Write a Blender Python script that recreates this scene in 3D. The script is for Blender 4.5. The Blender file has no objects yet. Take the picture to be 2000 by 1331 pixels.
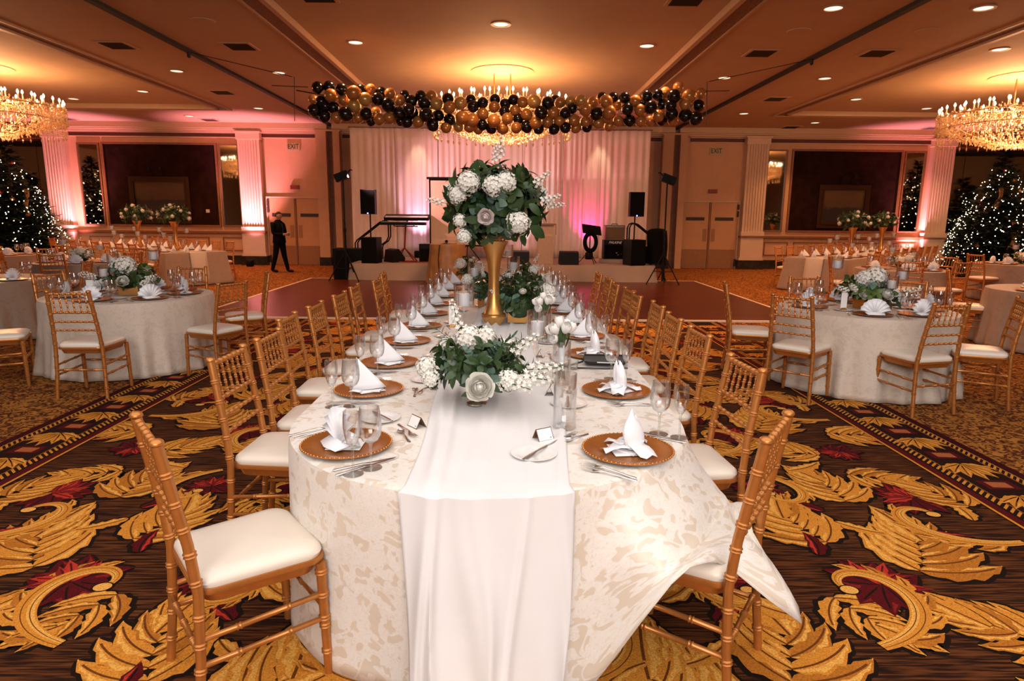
import bpy, bmesh, math, random
from math import sin, cos, pi, radians, sqrt, atan2
from mathutils import Vector, Matrix, noise
random.seed(11)
SC = bpy.context.scene
COL = SC.collection
ORD = ['first', 'second', 'third', 'fourth', 'fifth', 'sixth', 'seventh', 'eighth', 'ninth', 'tenth', 'eleventh', 'twelfth',
       'thirteenth', 'fourteenth', 'fifteenth', 'sixteenth', 'seventeenth', 'eighteenth', 'nineteenth', 'twentieth']
TENS = {20: 'twenty', 30: 'thirty', 40: 'forty', 50: 'fifty', 60: 'sixty', 70: 'seventy', 80: 'eighty'}


def ordn(i):
    n = i + 1
    if n <= 20:
        return ORD[n - 1]
    t = n // 10 * 10
    if n % 10 == 0:
        return TENS[t][:-1] + 'ieth'
    return TENS[t] + '-' + ORD[n % 10 - 1]


# ------------------------------------------------------------------ materials
def mat(name, col, rough=.5, metal=0., noise_amt=0., noise_scale=20., bump=0., bump_scale=60., col2=None, spec=.5, emit=None, estr=0., sheen=0., coat=0., trans=0., sss=0.):
    m = bpy.data.materials.new(name)
    m.use_nodes = True
    nt = m.node_tree
    b = nt.nodes['Principled BSDF']
    b.inputs['Base Color'].default_value = (*col, 1)
    b.inputs['Roughness'].default_value = rough
    b.inputs['Metallic'].default_value = metal
    b.inputs['Specular IOR Level'].default_value = spec
    if coat:
        b.inputs['Coat Weight'].default_value = coat
    if sheen:
        b.inputs['Sheen Weight'].default_value = sheen
    if emit:
        b.inputs['Emission Color'].default_value = (*emit, 1)
        b.inputs['Emission Strength'].default_value = estr
    tc = None
    if noise_amt or col2 or bump:
        tc = nt.nodes.new('ShaderNodeTexCoord')
    if noise_amt or col2:
        n = nt.nodes.new('ShaderNodeTexNoise')
        n.inputs['Scale'].default_value = noise_scale
        n.inputs['Detail'].default_value = 4
        nt.links.new(tc.outputs['Object'], n.inputs['Vector'])
        r = nt.nodes.new('ShaderNodeValToRGB')
        c2 = col2 if col2 else tuple(max(0, c * (1 - noise_amt)) for c in col)
        r.color_ramp.elements[0].color = (*c2, 1)
        r.color_ramp.elements[1].color = (*col, 1)
        r.color_ramp.elements[0].position = .35
        r.color_ramp.elements[1].position = .65
        nt.links.new(n.outputs['Fac'], r.inputs['Fac'])
        nt.links.new(r.outputs['Color'], b.inputs['Base Color'])
    if bump:
        n2 = nt.nodes.new('ShaderNodeTexNoise')
        n2.inputs['Scale'].default_value = bump_scale
        nt.links.new(tc.outputs['Object'], n2.inputs['Vector'])
        bp = nt.nodes.new('ShaderNodeBump')
        bp.inputs['Strength'].default_value = bump
        bp.inputs['Distance'].default_value = .01
        nt.links.new(n2.outputs['Fac'], bp.inputs['Height'])
        nt.links.new(bp.outputs['Normal'], b.inputs['Normal'])
    return m


def glass_mat(name, tint=(1, 1, 1), base=.05, edge=.75):
    """thin clear glass: sees through face on, mirrors towards its edges"""
    m = bpy.data.materials.new(name)
    m.use_nodes = True
    nt = m.node_tree
    nt.nodes.clear()
    o = nt.nodes.new('ShaderNodeOutputMaterial')
    mx = nt.nodes.new('ShaderNodeMixShader')
    t = nt.nodes.new('ShaderNodeBsdfTransparent')
    t.inputs['Color'].default_value = (*tint, 1)
    g = nt.nodes.new('ShaderNodeBsdfGlossy')
    g.inputs['Roughness'].default_value = .04
    lw = nt.nodes.new('ShaderNodeLayerWeight')
    lw.inputs['Blend'].default_value = .35
    mr = nt.nodes.new('ShaderNodeMapRange')
    mr.inputs['To Min'].default_value = base
    mr.inputs['To Max'].default_value = edge
    nt.links.new(lw.outputs['Facing'], mr.inputs['Value'])
    nt.links.new(mr.outputs['Result'], mx.inputs['Fac'])
    nt.links.new(t.outputs[0], mx.inputs[1])
    nt.links.new(g.outputs[0], mx.inputs[2])
    nt.links.new(mx.outputs[0], o.inputs['Surface'])
    return m


def damask_mat(name, light, tan, scale, contrast_rough=(.55, .3), fine=.0, coord='UV'):
    m = bpy.data.materials.new(name)
    m.use_nodes = True
    nt = m.node_tree
    N, L = nt.nodes, nt.links
    b = N['Principled BSDF']
    tc = N.new('ShaderNodeTexCoord')
    n = N.new('ShaderNodeTexNoise')
    n.inputs['Scale'].default_value = scale
    n.inputs['Detail'].default_value = .8
    n.inputs['Distortion'].default_value = 1.2
    L.new(tc.outputs[coord], n.inputs['Vector'])
    v = N.new('ShaderNodeTexVoronoi')
    v.inputs['Scale'].default_value = scale * 3.4
    v.feature = 'SMOOTH_F1'
    L.new(tc.outputs[coord], v.inputs['Vector'])
    ma = N.new('ShaderNodeMath')
    ma.operation = 'MULTIPLY_ADD'
    ma.inputs[1].default_value = .26
    L.new(v.outputs['Distance'], ma.inputs[0])
    L.new(n.outputs['Fac'], ma.inputs[2])
    r = N.new('ShaderNodeValToRGB')
    e = r.color_ramp.elements
    e[0].position = .555
    e[0].color = (0, 0, 0, 1)
    e[1].position = .575
    e[1].color = (1, 1, 1, 1)
    L.new(ma.outputs[0], r.inputs['Fac'])
    # scrolling ribbons: the ridge line of a second swirled noise
    nr = N.new('ShaderNodeTexNoise')
    nr.inputs['Scale'].default_value = scale * .62
    nr.inputs['Detail'].default_value = .6
    nr.inputs['Distortion'].default_value = 1.1
    L.new(tc.outputs[coord], nr.inputs['Vector'])
    rr_ = N.new('ShaderNodeValToRGB')
    q = rr_.color_ramp.elements
    q[0].position, q[0].color = .455, (0, 0, 0, 1)
    q[1].position, q[1].color = .545, (0, 0, 0, 1)
    for p_ in (.47, .53):
        q.new(p_).color = (1, 1, 1, 1)
    L.new(nr.outputs['Fac'], rr_.inputs['Fac'])
    mxr = N.new('ShaderNodeMath')
    mxr.operation = 'MAXIMUM'
    L.new(r.outputs['Color'], mxr.inputs[0])
    L.new(rr_.outputs['Color'], mxr.inputs[1])
    # fine leaf veins inside the pattern
    n2 = N.new('ShaderNodeTexNoise')
    n2.inputs['Scale'].default_value = scale * 4
    n2.inputs['Detail'].default_value = 2
    n2.inputs['Distortion'].default_value = 3
    L.new(tc.outputs[coord], n2.inputs['Vector'])
    r2 = N.new('ShaderNodeValToRGB')
    r2.color_ramp.elements[0].position = .40
    r2.color_ramp.elements[1].position = .46
    L.new(n2.outputs['Fac'], r2.inputs['Fac'])
    mu = N.new('ShaderNodeMath')
    mu.operation = 'MULTIPLY'
    L.new(mxr.outputs[0], mu.inputs[0])
    mu2 = N.new('ShaderNodeMapRange')
    mu2.inputs['To Min'].default_value = .55
    L.new(r2.outputs['Color'], mu2.inputs['Value'])
    L.new(mu2.outputs['Result'], mu.inputs[1])
    mx = N.new('ShaderNodeMixRGB')
    mx.inputs[1].default_value = (*tan, 1)
    mx.inputs[2].default_value = (*light, 1)
    L.new(mu.outputs[0], mx.inputs['Fac'])
    L.new(mx.outputs[0], b.inputs['Base Color'])
    rr = N.new('ShaderNodeMapRange')
    rr.inputs['To Min'].default_value = contrast_rough[1]
    rr.inputs['To Max'].default_value = contrast_rough[0]
    L.new(mu.outputs[0], rr.inputs['Value'])
    L.new(rr.outputs['Result'], b.inputs['Roughness'])
    b.inputs['Sheen Weight'].default_value = .15
    # wrinkles
    n3 = N.new('ShaderNodeTexNoise')
    n3.inputs['Scale'].default_value = 9
    n3.inputs['Detail'].default_value = 3
    L.new(tc.outputs['Object'], n3.inputs['Vector'])
    bp = N.new('ShaderNodeBump')
    bp.inputs['Strength'].default_value = .25
    bp.inputs['Distance'].default_value = .02
    L.new(n3.outputs['Fac'], bp.inputs['Height'])
    L.new(bp.outputs['Normal'], b.inputs['Normal'])
    return m


# ------------------------------------------------------------------ mesh builder
class MB:
    def __init__(s):
        s.v = []; s.f = []; s.mi = []; s.c = []; s.uv = None

    def add(s, vs, fs, mi=0, col=None):
        n = len(s.v)
        s.v.extend(tuple(p) for p in vs)
        for f in fs:
            s.f.append(tuple(i + n for i in f)); s.mi.append(mi); s.c.append(col)
        return s

    def box(s, x0, x1, y0, y1, z0, z1, mi=0, M=None, col=None):
        vs = [(x, y, z) for z in (z0, z1) for y in (y0, y1) for x in (x0, x1)]
        if M is not None:
            vs = [M @ Vector(p) for p in vs]
        return s.add(vs, [(0, 2, 3, 1), (4, 5, 7, 6), (0, 1, 5, 4), (2, 6, 7, 3), (0, 4, 6, 2), (1, 3, 7, 5)], mi, col)

    def tube(s, pts, r, seg=8, mi=0, cap=True):
        pts = [Vector(p) for p in pts]
        n = len(pts)
        rr = r if hasattr(r, '__len__') else [r] * n
        t0 = (pts[1] - pts[0]).normalized()
        up = Vector((0, 0, 1)) if abs(t0.z) < .9 else Vector((1, 0, 0))
        u = t0.cross(up).normalized()
        vs = []
        for i, p in enumerate(pts):
            t = (pts[min(i + 1, n - 1)] - pts[max(i - 1, 0)])
            t = t.normalized() if t.length > 1e-9 else t0
            u = (u - t * u.dot(t))
            u = u.normalized() if u.length > 1e-6 else t.orthogonal().normalized()
            w = t.cross(u)
            for k in range(seg):
                a = 2 * pi * k / seg
                vs.append(p + (u * cos(a) + w * sin(a)) * rr[i])
        fs = []
        for i in range(n - 1):
            for k in range(seg):
                a, b = i * seg + k, i * seg + (k + 1) % seg
                fs.append((a, b, b + seg, a + seg))
        if cap:
            fs.append(tuple(reversed(range(seg))))
            fs.append(tuple((n - 1) * seg + k for k in range(seg)))
        return s.add(vs, fs, mi)

    def lathe(s, prof, c=(0, 0, 0), seg=24, mi=0, rot=None):
        """prof: list of (r, z); closes to a point where r == 0"""
        vs, idx = [], []
        for r, z in prof:
            if r <= 1e-6:
                idx.append([len(vs)]); vs.append(Vector((0, 0, z)))
            else:
                idx.append([len(vs) + k for k in range(seg)])
                vs.extend(Vector((r * cos(2 * pi * k / seg), r * sin(2 * pi * k / seg), z)) for k in range(seg))
        fs = []
        for a, b in zip(idx, idx[1:]):
            for k in range(seg):
                k2 = (k + 1) % seg
                if len(a) == 1 and len(b) == 1:
                    continue
                if len(a) == 1:
                    fs.append((a[0], b[k2], b[k]))
                elif len(b) == 1:
                    fs.append((a[k], a[k2], b[0]))
                else:
                    fs.append((a[k], a[k2], b[k2], b[k]))
        C = Vector(c)
        vs = [(rot @ p if rot else p) + C for p in vs]
        return s.add(vs, fs, mi)

    def ball(s, c, r, seg=16, rings=9, mi=0, sz=1., M=None):
        prof = [(0 if i in (0, rings) else r * sin(pi * i / rings), -r * sz * cos(pi * i / rings)) for i in range(rings + 1)]
        return s.lathe(prof, c, seg, mi, M)

    def grid(s, rows, mi=0, col=None, close=False):
        """rows: list of equally long lists of points"""
        nr, nc = len(rows), len(rows[0])
        vs = [p for r in rows for p in r]
        fs = []
        for i in range(nr - 1):
            for j in range(nc if close else nc - 1):
                j2 = (j + 1) % nc
                fs.append((i * nc + j, i * nc + j2, (i + 1) * nc + j2, (i + 1) * nc + j))
        return s.add(vs, fs, mi, col)

    def mesh(s, name, mats, smooth=True):
        me = bpy.data.meshes.new(name)
        me.from_pydata(s.v, [], s.f)
        for m in (mats if isinstance(mats, (list, tuple)) else [mats]):
            me.materials.append(m)
        if any(s.mi):
            me.polygons.foreach_set('material_index', s.mi)
        if any(c is not None for c in s.c):
            at = me.color_attributes.new('Col', 'FLOAT_COLOR', 'CORNER')
            data = []
            for f, c in zip(s.f, s.c):
                data.extend((*(c or (0, 0, 0)), 1.) * len(f))
            at.data.foreach_set('color', data)
        if s.uv:
            ul = me.uv_layers.new(name='UVMap')
            data = []
            for f in s.uv:
                for q in f:
                    data.extend(q)
            ul.data.foreach_set('uv', data)
        me.update()
        if smooth:
            me.shade_smooth()
            try:
                me.set_sharp_from_angle(angle=radians(smooth if smooth is not True else 38))
            except Exception:
                pass
        return me

    def build(s, name, mats, parent=None, smooth=True, loc=None, rz=0.):
        return link(name, s.mesh(name, mats, smooth), parent, loc, rz)


def link(name, me, parent=None, loc=None, rz=0., rot=None, scale=None):
    o = bpy.data.objects.new(name, me)
    COL.objects.link(o)
    if parent is not None:
        o.parent = parent
    if loc is not None:
        o.location = loc
    if rot is not None:
        o.rotation_euler = rot
    elif rz:
        o.rotation_euler = (0, 0, rz)
    if scale is not None:
        o.scale = (scale,) * 3 if not hasattr(scale, '__len__') else scale
    return o


LABELS = {}


def tag(o, label, cat, group=None, kind=None):
    o['label'] = label
    o['category'] = cat
    if group:
        o['group'] = group
    if kind:
        o['kind'] = kind
    LABELS.setdefault(label, []).append((o.name, group))
    return o


def thing(name, label, cat, loc=(0, 0, 0), rz=0., group=None):
    o = bpy.data.objects.new(name, None)
    COL.objects.link(o)
    o.location = loc
    o.rotation_euler = (0, 0, rz)
    o.empty_display_size = .1
    return tag(o, label, cat, group)


def struct(o):
    o['kind'] = 'structure'
    return o


def dup(root, loc, rz, label, group=None, scale=None):
    def rec(o, par):
        c = o.copy()
        COL.objects.link(c)
        if par is not None:
            c.parent = par
        for ch in o.children:
            rec(ch, c)
        return c
    r = rec(root, None)
    r.location = loc
    r.rotation_euler = (0, 0, rz)
    if scale is not None:
        r.scale = (scale,) * 3
    r['label'] = label
    if group:
        r['group'] = group
    LABELS.setdefault(label, []).append((r.name, r.get('group')))
    return r


class Proto:
    """first use links a freshly made thing, every later use copies it with its parts"""
    def __init__(s, maker):
        s.maker, s.root = maker, None

    def put(s, loc, rz, label, group=None, scale=None):
        if s.root is None:
            s.root = s.maker(label)
            if s.root.get('label') != label:
                s.root['label'] = label
            LABELS.setdefault(label, [])
            s.root.location = loc
            s.root.rotation_euler = (0, 0, rz)
            if scale is not None:
                s.root.scale = (scale,) * 3
            if group:
                s.root['group'] = group
            return s.root
        return dup(s.root, loc, rz, label, group, scale)


def face_rz(f):
    """rotation that turns local +Y to the direction f"""
    return atan2(-f[0], f[1])


def lerp(a, b, t):
    return a + (b - a) * t


def smooth(a, b, x):
    t = max(0., min(1., (x - a) / (b - a)))
    return t * t * (3 - 2 * t)
# ------------------------------------------------------------------ the palette
M_gold = mat('gold_paint', (.56, .215, .052), .33, .55, noise_amt=.12, noise_scale=30)
M_vinyl = mat('ivory_vinyl', (.80, .71, .60), .34, bump=.03, bump_scale=300)
M_damask = damask_mat('ivory_damask', (.81, .76, .69), (.70, .605, .49), 13.)
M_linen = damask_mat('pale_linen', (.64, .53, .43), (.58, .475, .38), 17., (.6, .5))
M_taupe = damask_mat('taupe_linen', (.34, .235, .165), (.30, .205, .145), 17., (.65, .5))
M_sheer = mat('sheer_white_cloth', (.80, .785, .775), .7, noise_amt=.03, noise_scale=6, bump=.05, bump_scale=500)
M_charger = mat('copper_charger', (.52, .185, .040), .28, .55, noise_amt=.1, noise_scale=40)
M_under = mat('charger_underside', (.02, .015, .012), .5)
M_napkin = mat('white_napkin_cloth', (.86, .86, .88), .8, bump=.08, bump_scale=400)
M_card = mat('white_card', (.88, .86, .84), .6, noise_amt=.02)
M_cardbrown = mat('card_border', (.16, .08, .04), .6, noise_amt=.1)
M_china = mat('white_china', (.85, .83, .80), .18, coat=.3, noise_amt=.02)
M_silver = mat('polished_silver', (.80, .76, .72), .30, 1., noise_amt=.05)
M_antique = mat('antique_silver', (.55, .47, .36), .28, .9, noise_amt=.35, noise_scale=35)
M_glass = glass_mat('clear_glass', base=.08, edge=.85)
M_glass_b = glass_mat('thick_clear_glass', (.97, .98, .97), .07, .8)
M_candle = mat('white_wax', (.86, .85, .86), .45, noise_amt=.02)
M_wick = mat('wick', (.03, .02, .02), .8, noise_amt=.1)
M_vase = mat('satin_gold', (.62, .31, .09), .3, .8, noise_amt=.08, noise_scale=10)
M_leaf = mat('dark_leaf', (.040, .080, .022), .38, col2=(.020, .048, .013), noise_scale=14)
M_leaf2 = mat('blue_green_leaf', (.10, .17, .12), .55, col2=(.06, .12, .08), noise_scale=14)
M_leaf3 = mat('bright_leaf', (.12, .19, .04), .45, col2=(.07, .13, .03), noise_scale=14)
M_stem = mat('green_stem', (.07, .13, .03), .5, noise_amt=.3)
M_petal = mat('white_petal', (.80, .77, .69), .6, noise_amt=.06, noise_scale=30)
M_blush = mat('blush_petal', (.82, .70, .67), .6, noise_amt=.06, noise_scale=30)
M_tulip = mat('ivory_petal', (.87, .83, .78), .5, noise_amt=.05, noise_scale=30)
M_ribbon = mat('white_ribbon', (.82, .83, .86), .35, noise_amt=.03)
M_clay = mat('terracotta', (.40, .13, .05), .5, noise_amt=.2)
M_purse = mat('black_leather', (.012, .009, .008), .38, bump=.1, bump_scale=250)

M_wall = mat('cream_wall', (.60, .345, .18), .6, noise_amt=.06, noise_scale=4)
M_pil = mat('cream_pilaster', (.68, .49, .33), .5, noise_amt=.04, noise_scale=5)
M_trim = mat('stained_trim', (.24, .095, .035), .45, noise_amt=.2, noise_scale=12)
M_trimlight = mat('cream_moulding', (.60, .40, .24), .5, noise_amt=.06)
M_panel = mat('maroon_wallpaper', (.026, .010, .006), .95, col2=(.017, .006, .004), noise_scale=5, spec=.05)
M_grille = mat('red_brown_grille', (.12, .032, .02), .6, noise_amt=.3, noise_scale=40)
M_marble = mat('dark_marble', (.035, .028, .02), .3, col2=(.008, .01, .007), noise_scale=9)
M_mirror = mat('mirror_glass', (.62, .56, .46), .04, 1., noise_amt=.03)
M_smoked = mat('smoked_mirror', (.26, .24, .17), .06, 1., noise_amt=.06)
M_ceil = mat('plaster_ceiling', (.58, .385, .22), .75, noise_amt=.05, noise_scale=3)
M_band = mat('ornate_plaster_band', (.30, .155, .085), .6, col2=(.18, .085, .042), noise_scale=26, bump=.5, bump_scale=26)
M_track = mat('black_track', (.004, .004, .004), .6, noise_amt=.2)
M_ventdark = mat('vent_dark', (.035, .022, .016), .6, noise_amt=.2)
M_door = mat('tan_door', (.52, .28, .13), .45, noise_amt=.06, noise_scale=4)
M_kick = mat('kick_plate', (.36, .19, .09), .35, .3, noise_amt=.12)
M_black = mat('black_plastic', (.004, .004, .004), .5, noise_amt=.2, spec=.18)
M_blackcloth = mat('black_cloth', (.004, .004, .004), .9, noise_amt=.3, spec=.1)
M_chrome = mat('chrome', (.5, .48, .45), .2, 1., noise_amt=.05)
M_red = mat('red_box', (.22, .012, .008), .4, noise_amt=.15)
M_drape = mat('pale_drape', (.80, .66, .60), .75, noise_amt=.03, noise_scale=8)
M_stagecloth = mat('taupe_stage_cloth', (.38, .29, .23), .8, noise_amt=.06, noise_scale=3)
M_goldcloth = mat('gold_satin_cloth', (.36, .19, .07), .45, noise_amt=.25, noise_scale=6)
M_screen = mat('projection_screen', (.56, .42, .30), .8, noise_amt=.03)
M_beige = mat('beige_lectern', (.46, .33, .24), .6, noise_amt=.06)
M_bblk = mat('black_balloon', (.004, .004, .005), .16, noise_amt=.2, coat=.3)
M_bgold = mat('gold_balloon', (.52, .215, .055), .24, .35, noise_amt=.12, noise_scale=5, coat=.3)
M_blite = mat('pale_gold_balloon', (.60, .35, .10), .24, .35, noise_amt=.12, noise_scale=5, coat=.3)
M_fir = mat('fir_needles', (.012, .028, .014), .7, col2=(.004, .012, .007), noise_scale=6)
M_bark = mat('bark', (.05, .03, .02), .9, noise_amt=.3)
M_orred = mat('red_bauble', (.30, .03, .015), .25, .4, noise_amt=.15)
M_orgold = mat('gold_bauble', (.55, .28, .08), .25, .6, noise_amt=.15)
M_ribgold = mat('gold_ribbon', (.45, .20, .06), .4, .3, noise_amt=.15)
M_frame = mat('gilt_frame', (.06, .023, .008), .4, .5, noise_amt=.4, noise_scale=30)
M_suit = mat('dark_suit', (.006, .006, .007), .9, noise_amt=.2, spec=.1)
M_skin = mat('skin', (.46, .21, .13), .5, noise_amt=.06)
M_hair = mat('dark_hair', (.012, .010, .008), .5, noise_amt=.3)
M_shirt = mat('shirt', (.04, .045, .06), .6, noise_amt=.1)
M_ampgrille = mat('brown_amp_cloth', (.16, .09, .045), .8, noise_amt=.2, noise_scale=60)


def emit_mat(name, col, strength, sample=True):
    m = mat(name, col, .5, emit=col, estr=strength)
    if not sample:
        m.cycles.emission_sampling = 'NONE'
    return m


M_bulb = emit_mat('candle_bulb_glow', (1, .74, .42), 14, False)
M_fairy = emit_mat('fairy_light_glow', (1, .80, .50), 9, False)
M_can = emit_mat('downlight_glow', (1, .82, .60), 1.3, False)
M_blue = emit_mat('blue_led', (.15, .25, 1), 10, False)
M_uplamp = emit_mat('uplight_lens', (1, .55, .85), 14, False)
M_exit = mat('exit_sign_green', (.015, .05, .012), .5, noise_amt=.1)
M_exitbg = mat('exit_sign_plate', (.48, .36, .2), .5, noise_amt=.05)


def crystal_mat():
    m = bpy.data.materials.new('cut_crystal')
    m.use_nodes = True
    nt = m.node_tree
    nt.nodes.clear()
    o = nt.nodes.new('ShaderNodeOutputMaterial')
    t = nt.nodes.new('ShaderNodeBsdfTransparent')
    g = nt.nodes.new('ShaderNodeBsdfGlossy')
    g.inputs['Roughness'].default_value = .12
    g.inputs['Color'].default_value = (.95, .85, .7, 1)
    d = nt.nodes.new('ShaderNodeBsdfTranslucent')
    d.inputs['Color'].default_value = (.95, .80, .60, 1)
    m1 = nt.nodes.new('ShaderNodeMixShader')
    m1.inputs[0].default_value = .5
    m2 = nt.nodes.new('ShaderNodeMixShader')
    m2.inputs[0].default_value = .85
    nt.links.new(d.outputs[0], m1.inputs[1])
    nt.links.new(g.outputs[0], m1.inputs[2])
    nt.links.new(t.outputs[0], m2.inputs[1])
    nt.links.new(m1.outputs[0], m2.inputs[2])
    nt.links.new(m2.outputs[0], o.inputs['Surface'])
    return m


M_crystal = crystal_mat()


def carpet_mats():
    # woven ground of the figured carpet: dark brown with streaks running across the room
    m = bpy.data.materials.new('figured_carpet')
    m.use_nodes = True
    N, L = m.node_tree.nodes, m.node_tree.links
    b = N['Principled BSDF']
    b.inputs['Roughness'].default_value = .95
    b.inputs['Specular IOR Level'].default_value = .1
    tc = N.new('ShaderNodeTexCoord')
    mp = N.new('ShaderNodeMapping')
    mp.inputs['Scale'].default_value = (5, 85, 1)
    L.new(tc.outputs['Object'], mp.inputs['Vector'])
    n = N.new('ShaderNodeTexNoise')
    n.inputs['Scale'].default_value = 1.
    n.inputs['Detail'].default_value = 2
    L.new(mp.outputs[0], n.inputs['Vector'])
    r = N.new('ShaderNodeValToRGB')
    r.color_ramp.elements[0].position = .42
    r.color_ramp.elements[0].color = (.018, .006, .003, 1)
    r.color_ramp.elements[1].position = .62
    r.color_ramp.elements[1].color = (.115, .034, .009, 1)
    L.new(n.outputs['Fac'], r.inputs['Fac'])
    at = N.new('ShaderNodeAttribute')
    at.attribute_name = 'Col'
    lum = N.new('ShaderNodeMath')
    lum.operation = 'GREATER_THAN'
    lum.inputs[1].default_value = .0001
    L.new(at.outputs['Fac'], lum.inputs[0])
    # pile variation over the figures
    n2 = N.new('ShaderNodeTexNoise')
    n2.inputs['Scale'].default_value = 160
    n2.inputs['Detail'].default_value = 2
    L.new(tc.outputs['Object'], n2.inputs['Vector'])
    mr = N.new('ShaderNodeMapRange')
    mr.inputs['From Min'].default_value = .3
    mr.inputs['From Max'].default_value = .7
    mr.inputs['To Min'].default_value = .62
    mr.inputs['To Max'].default_value = 1.2
    L.new(n2.outputs['Fac'], mr.inputs['Value'])
    sc = N.new('ShaderNodeVectorMath')
    sc.operation = 'SCALE'
    L.new(at.outputs['Color'], sc.inputs[0])
    L.new(mr.outputs['Result'], sc.inputs['Scale'])
    mx = N.new('ShaderNodeMixRGB')
    L.new(lum.outputs[0], mx.inputs['Fac'])
    L.new(r.outputs['Color'], mx.inputs[1])
    L.new(sc.outputs[0], mx.inputs[2])
    L.new(mx.outputs[0], b.inputs['Base Color'])
    # plain carpet: small scattered gold figure
    p = bpy.data.materials.new('small_figure_carpet')
    p.use_nodes = True
    N, L = p.node_tree.nodes, p.node_tree.links
    b = N['Principled BSDF']
    b.inputs['Roughness'].default_value = .95
    b.inputs['Specular IOR Level'].default_value = .1
    tc = N.new('ShaderNodeTexCoord')
    n = N.new('ShaderNodeTexNoise')
    n.inputs['Scale'].default_value = 16
    n.inputs['Detail'].default_value = 1.5
    n.inputs['Distortion'].default_value = 2
    L.new(tc.outputs['Object'], n.inputs['Vector'])
    r = N.new('ShaderNodeValToRGB')
    e = r.color_ramp.elements
    e[0].position = .46
    e[0].color = (.085, .022, .008, 1)
    e[1].position = .56
    e[1].color = (.42, .165, .030, 1)
    L.new(n.outputs['Fac'], r.inputs['Fac'])
    L.new(r.outputs['Color'], b.inputs['Base Color'])
    # parquet of the dance floor
    w = bpy.data.materials.new('parquet')
    w.use_nodes = True
    N, L = w.node_tree.nodes, w.node_tree.links
    b = N['Principled BSDF']
    b.inputs['Roughness'].default_value = .30
    b.inputs['Specular IOR Level'].default_value = .3
    tc = N.new('ShaderNodeTexCoord')
    br = N.new('ShaderNodeTexBrick')
    br.inputs['Scale'].default_value = 1.
    br.inputs['Brick Width'].default_value = .9
    br.inputs['Row Height'].default_value = .09
    br.inputs['Mortar Size'].default_value = .002
    br.inputs['Color1'].default_value = (.105, .020, .008, 1)
    br.inputs['Color2'].default_value = (.065, .012, .005, 1)
    br.inputs['Mortar'].default_value = (.02, .006, .004, 1)
    L.new(tc.outputs['Object'], br.inputs['Vector'])
    L.new(br.outputs['Color'], b.inputs['Base Color'])
    return m, p, w


M_carpet, M_plain, M_parquet = carpet_mats()


def paint_mat(name, stops):
    """an oil painting's broad tones, from the top of the canvas to its foot"""
    m = bpy.data.materials.new(name)
    m.use_nodes = True
    N, L = m.node_tree.nodes, m.node_tree.links
    b = N['Principled BSDF']
    b.inputs['Roughness'].default_value = .5
    tc = N.new('ShaderNodeTexCoord')
    sp = N.new('ShaderNodeSeparateXYZ')
    L.new(tc.outputs['Generated'], sp.inputs[0])
    n = N.new('ShaderNodeTexNoise')
    n.inputs['Scale'].default_value = 5
    L.new(tc.outputs['Generated'], n.inputs['Vector'])
    ad = N.new('ShaderNodeMath')
    ad.operation = 'MULTIPLY_ADD'
    ad.inputs[1].default_value = .35
    L.new(n.outputs['Fac'], ad.inputs[0])
    L.new(sp.outputs['Z'], ad.inputs[2])
    r = N.new('ShaderNodeValToRGB')
    e = r.color_ramp.elements
    e[0].position, e[0].color = stops[0][0], (*stops[0][1], 1)
    e[1].position, e[1].color = stops[-1][0], (*stops[-1][1], 1)
    for p, c in stops[1:-1]:
        x = e.new(p)
        x.color = (*c, 1)
    L.new(ad.outputs[0], r.inputs['Fac'])
    L.new(r.outputs['Color'], b.inputs['Base Color'])
    return m


M_paint1 = paint_mat('seascape_oil', [(.15, (.03, .012, .006)), (.70, (.014, .007, .004)), (.74, (.055, .024, .008)), (1., (.075, .034, .012))])
M_paint2 = paint_mat('landscape_oil', [(.15, (.015, .006, .004)), (.6, (.010, .005, .003)), (.72, (.075, .034, .010)), (1., (.10, .05, .016))])
# ------------------------------------------------------------------ the room
X0, W, H = -.105, 20.9, 4.275
XL, XR, YF = X0 - 18.0, X0 + 18.0, -9.5
struct(MB().box(XL, XR, YF, W + 1.2, -.15, 0).build('floor', M_plain, smooth=False))
ALC = 14.0            # beyond this distance from the axis the wall steps back behind the trees
wb = MB().box(X0 - ALC, X0 + ALC, W, W + .2, 0, H).build('wall_back', M_wall, smooth=False)
struct(wb)
struct(MB().box(XL - .2, XL, YF, W + 1.2, 0, H).build('wall_left', M_wall, smooth=False))
struct(MB().box(XR, XR + .2, YF, W + 1.2, 0, H).build('wall_right', M_wall, smooth=False))
struct(MB().box(XL, XR, YF - .2, YF, 0, H).build('wall_front', M_wall, smooth=False))
for s, nm in ((-1, 'wall_alcove_left'), (1, 'wall_alcove_right')):
    a, b = sorted((X0 + s * ALC, X0 + s * 18.0))
    o = MB().box(a, b, W + 1.0, W + 1.2, 0, H).build(nm, M_wall, smooth=False)
    struct(o)
    m = MB()
    for k in range(4):
        xa, xb = a + k * (b - a) / 4 + .008, a + (k + 1) * (b - a) / 4 - .008
        for z0, z1 in ((.3, 2.0), (2.015, 3.72)):
            m.box(xa, xb, W + .97, W + 1.0, z0, z1)
    m.build('mirror_panels', M_smoked, o, smooth=False)
    m = MB().box(a, b, W + .0, W + 1.0, 3.72, H)
    m.build('soffit', M_grille, o, smooth=False)
    MB().box(a, b, W - .04, W, 3.76, 3.80).build('soffit_moulding', M_trim, o, smooth=False)

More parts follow.
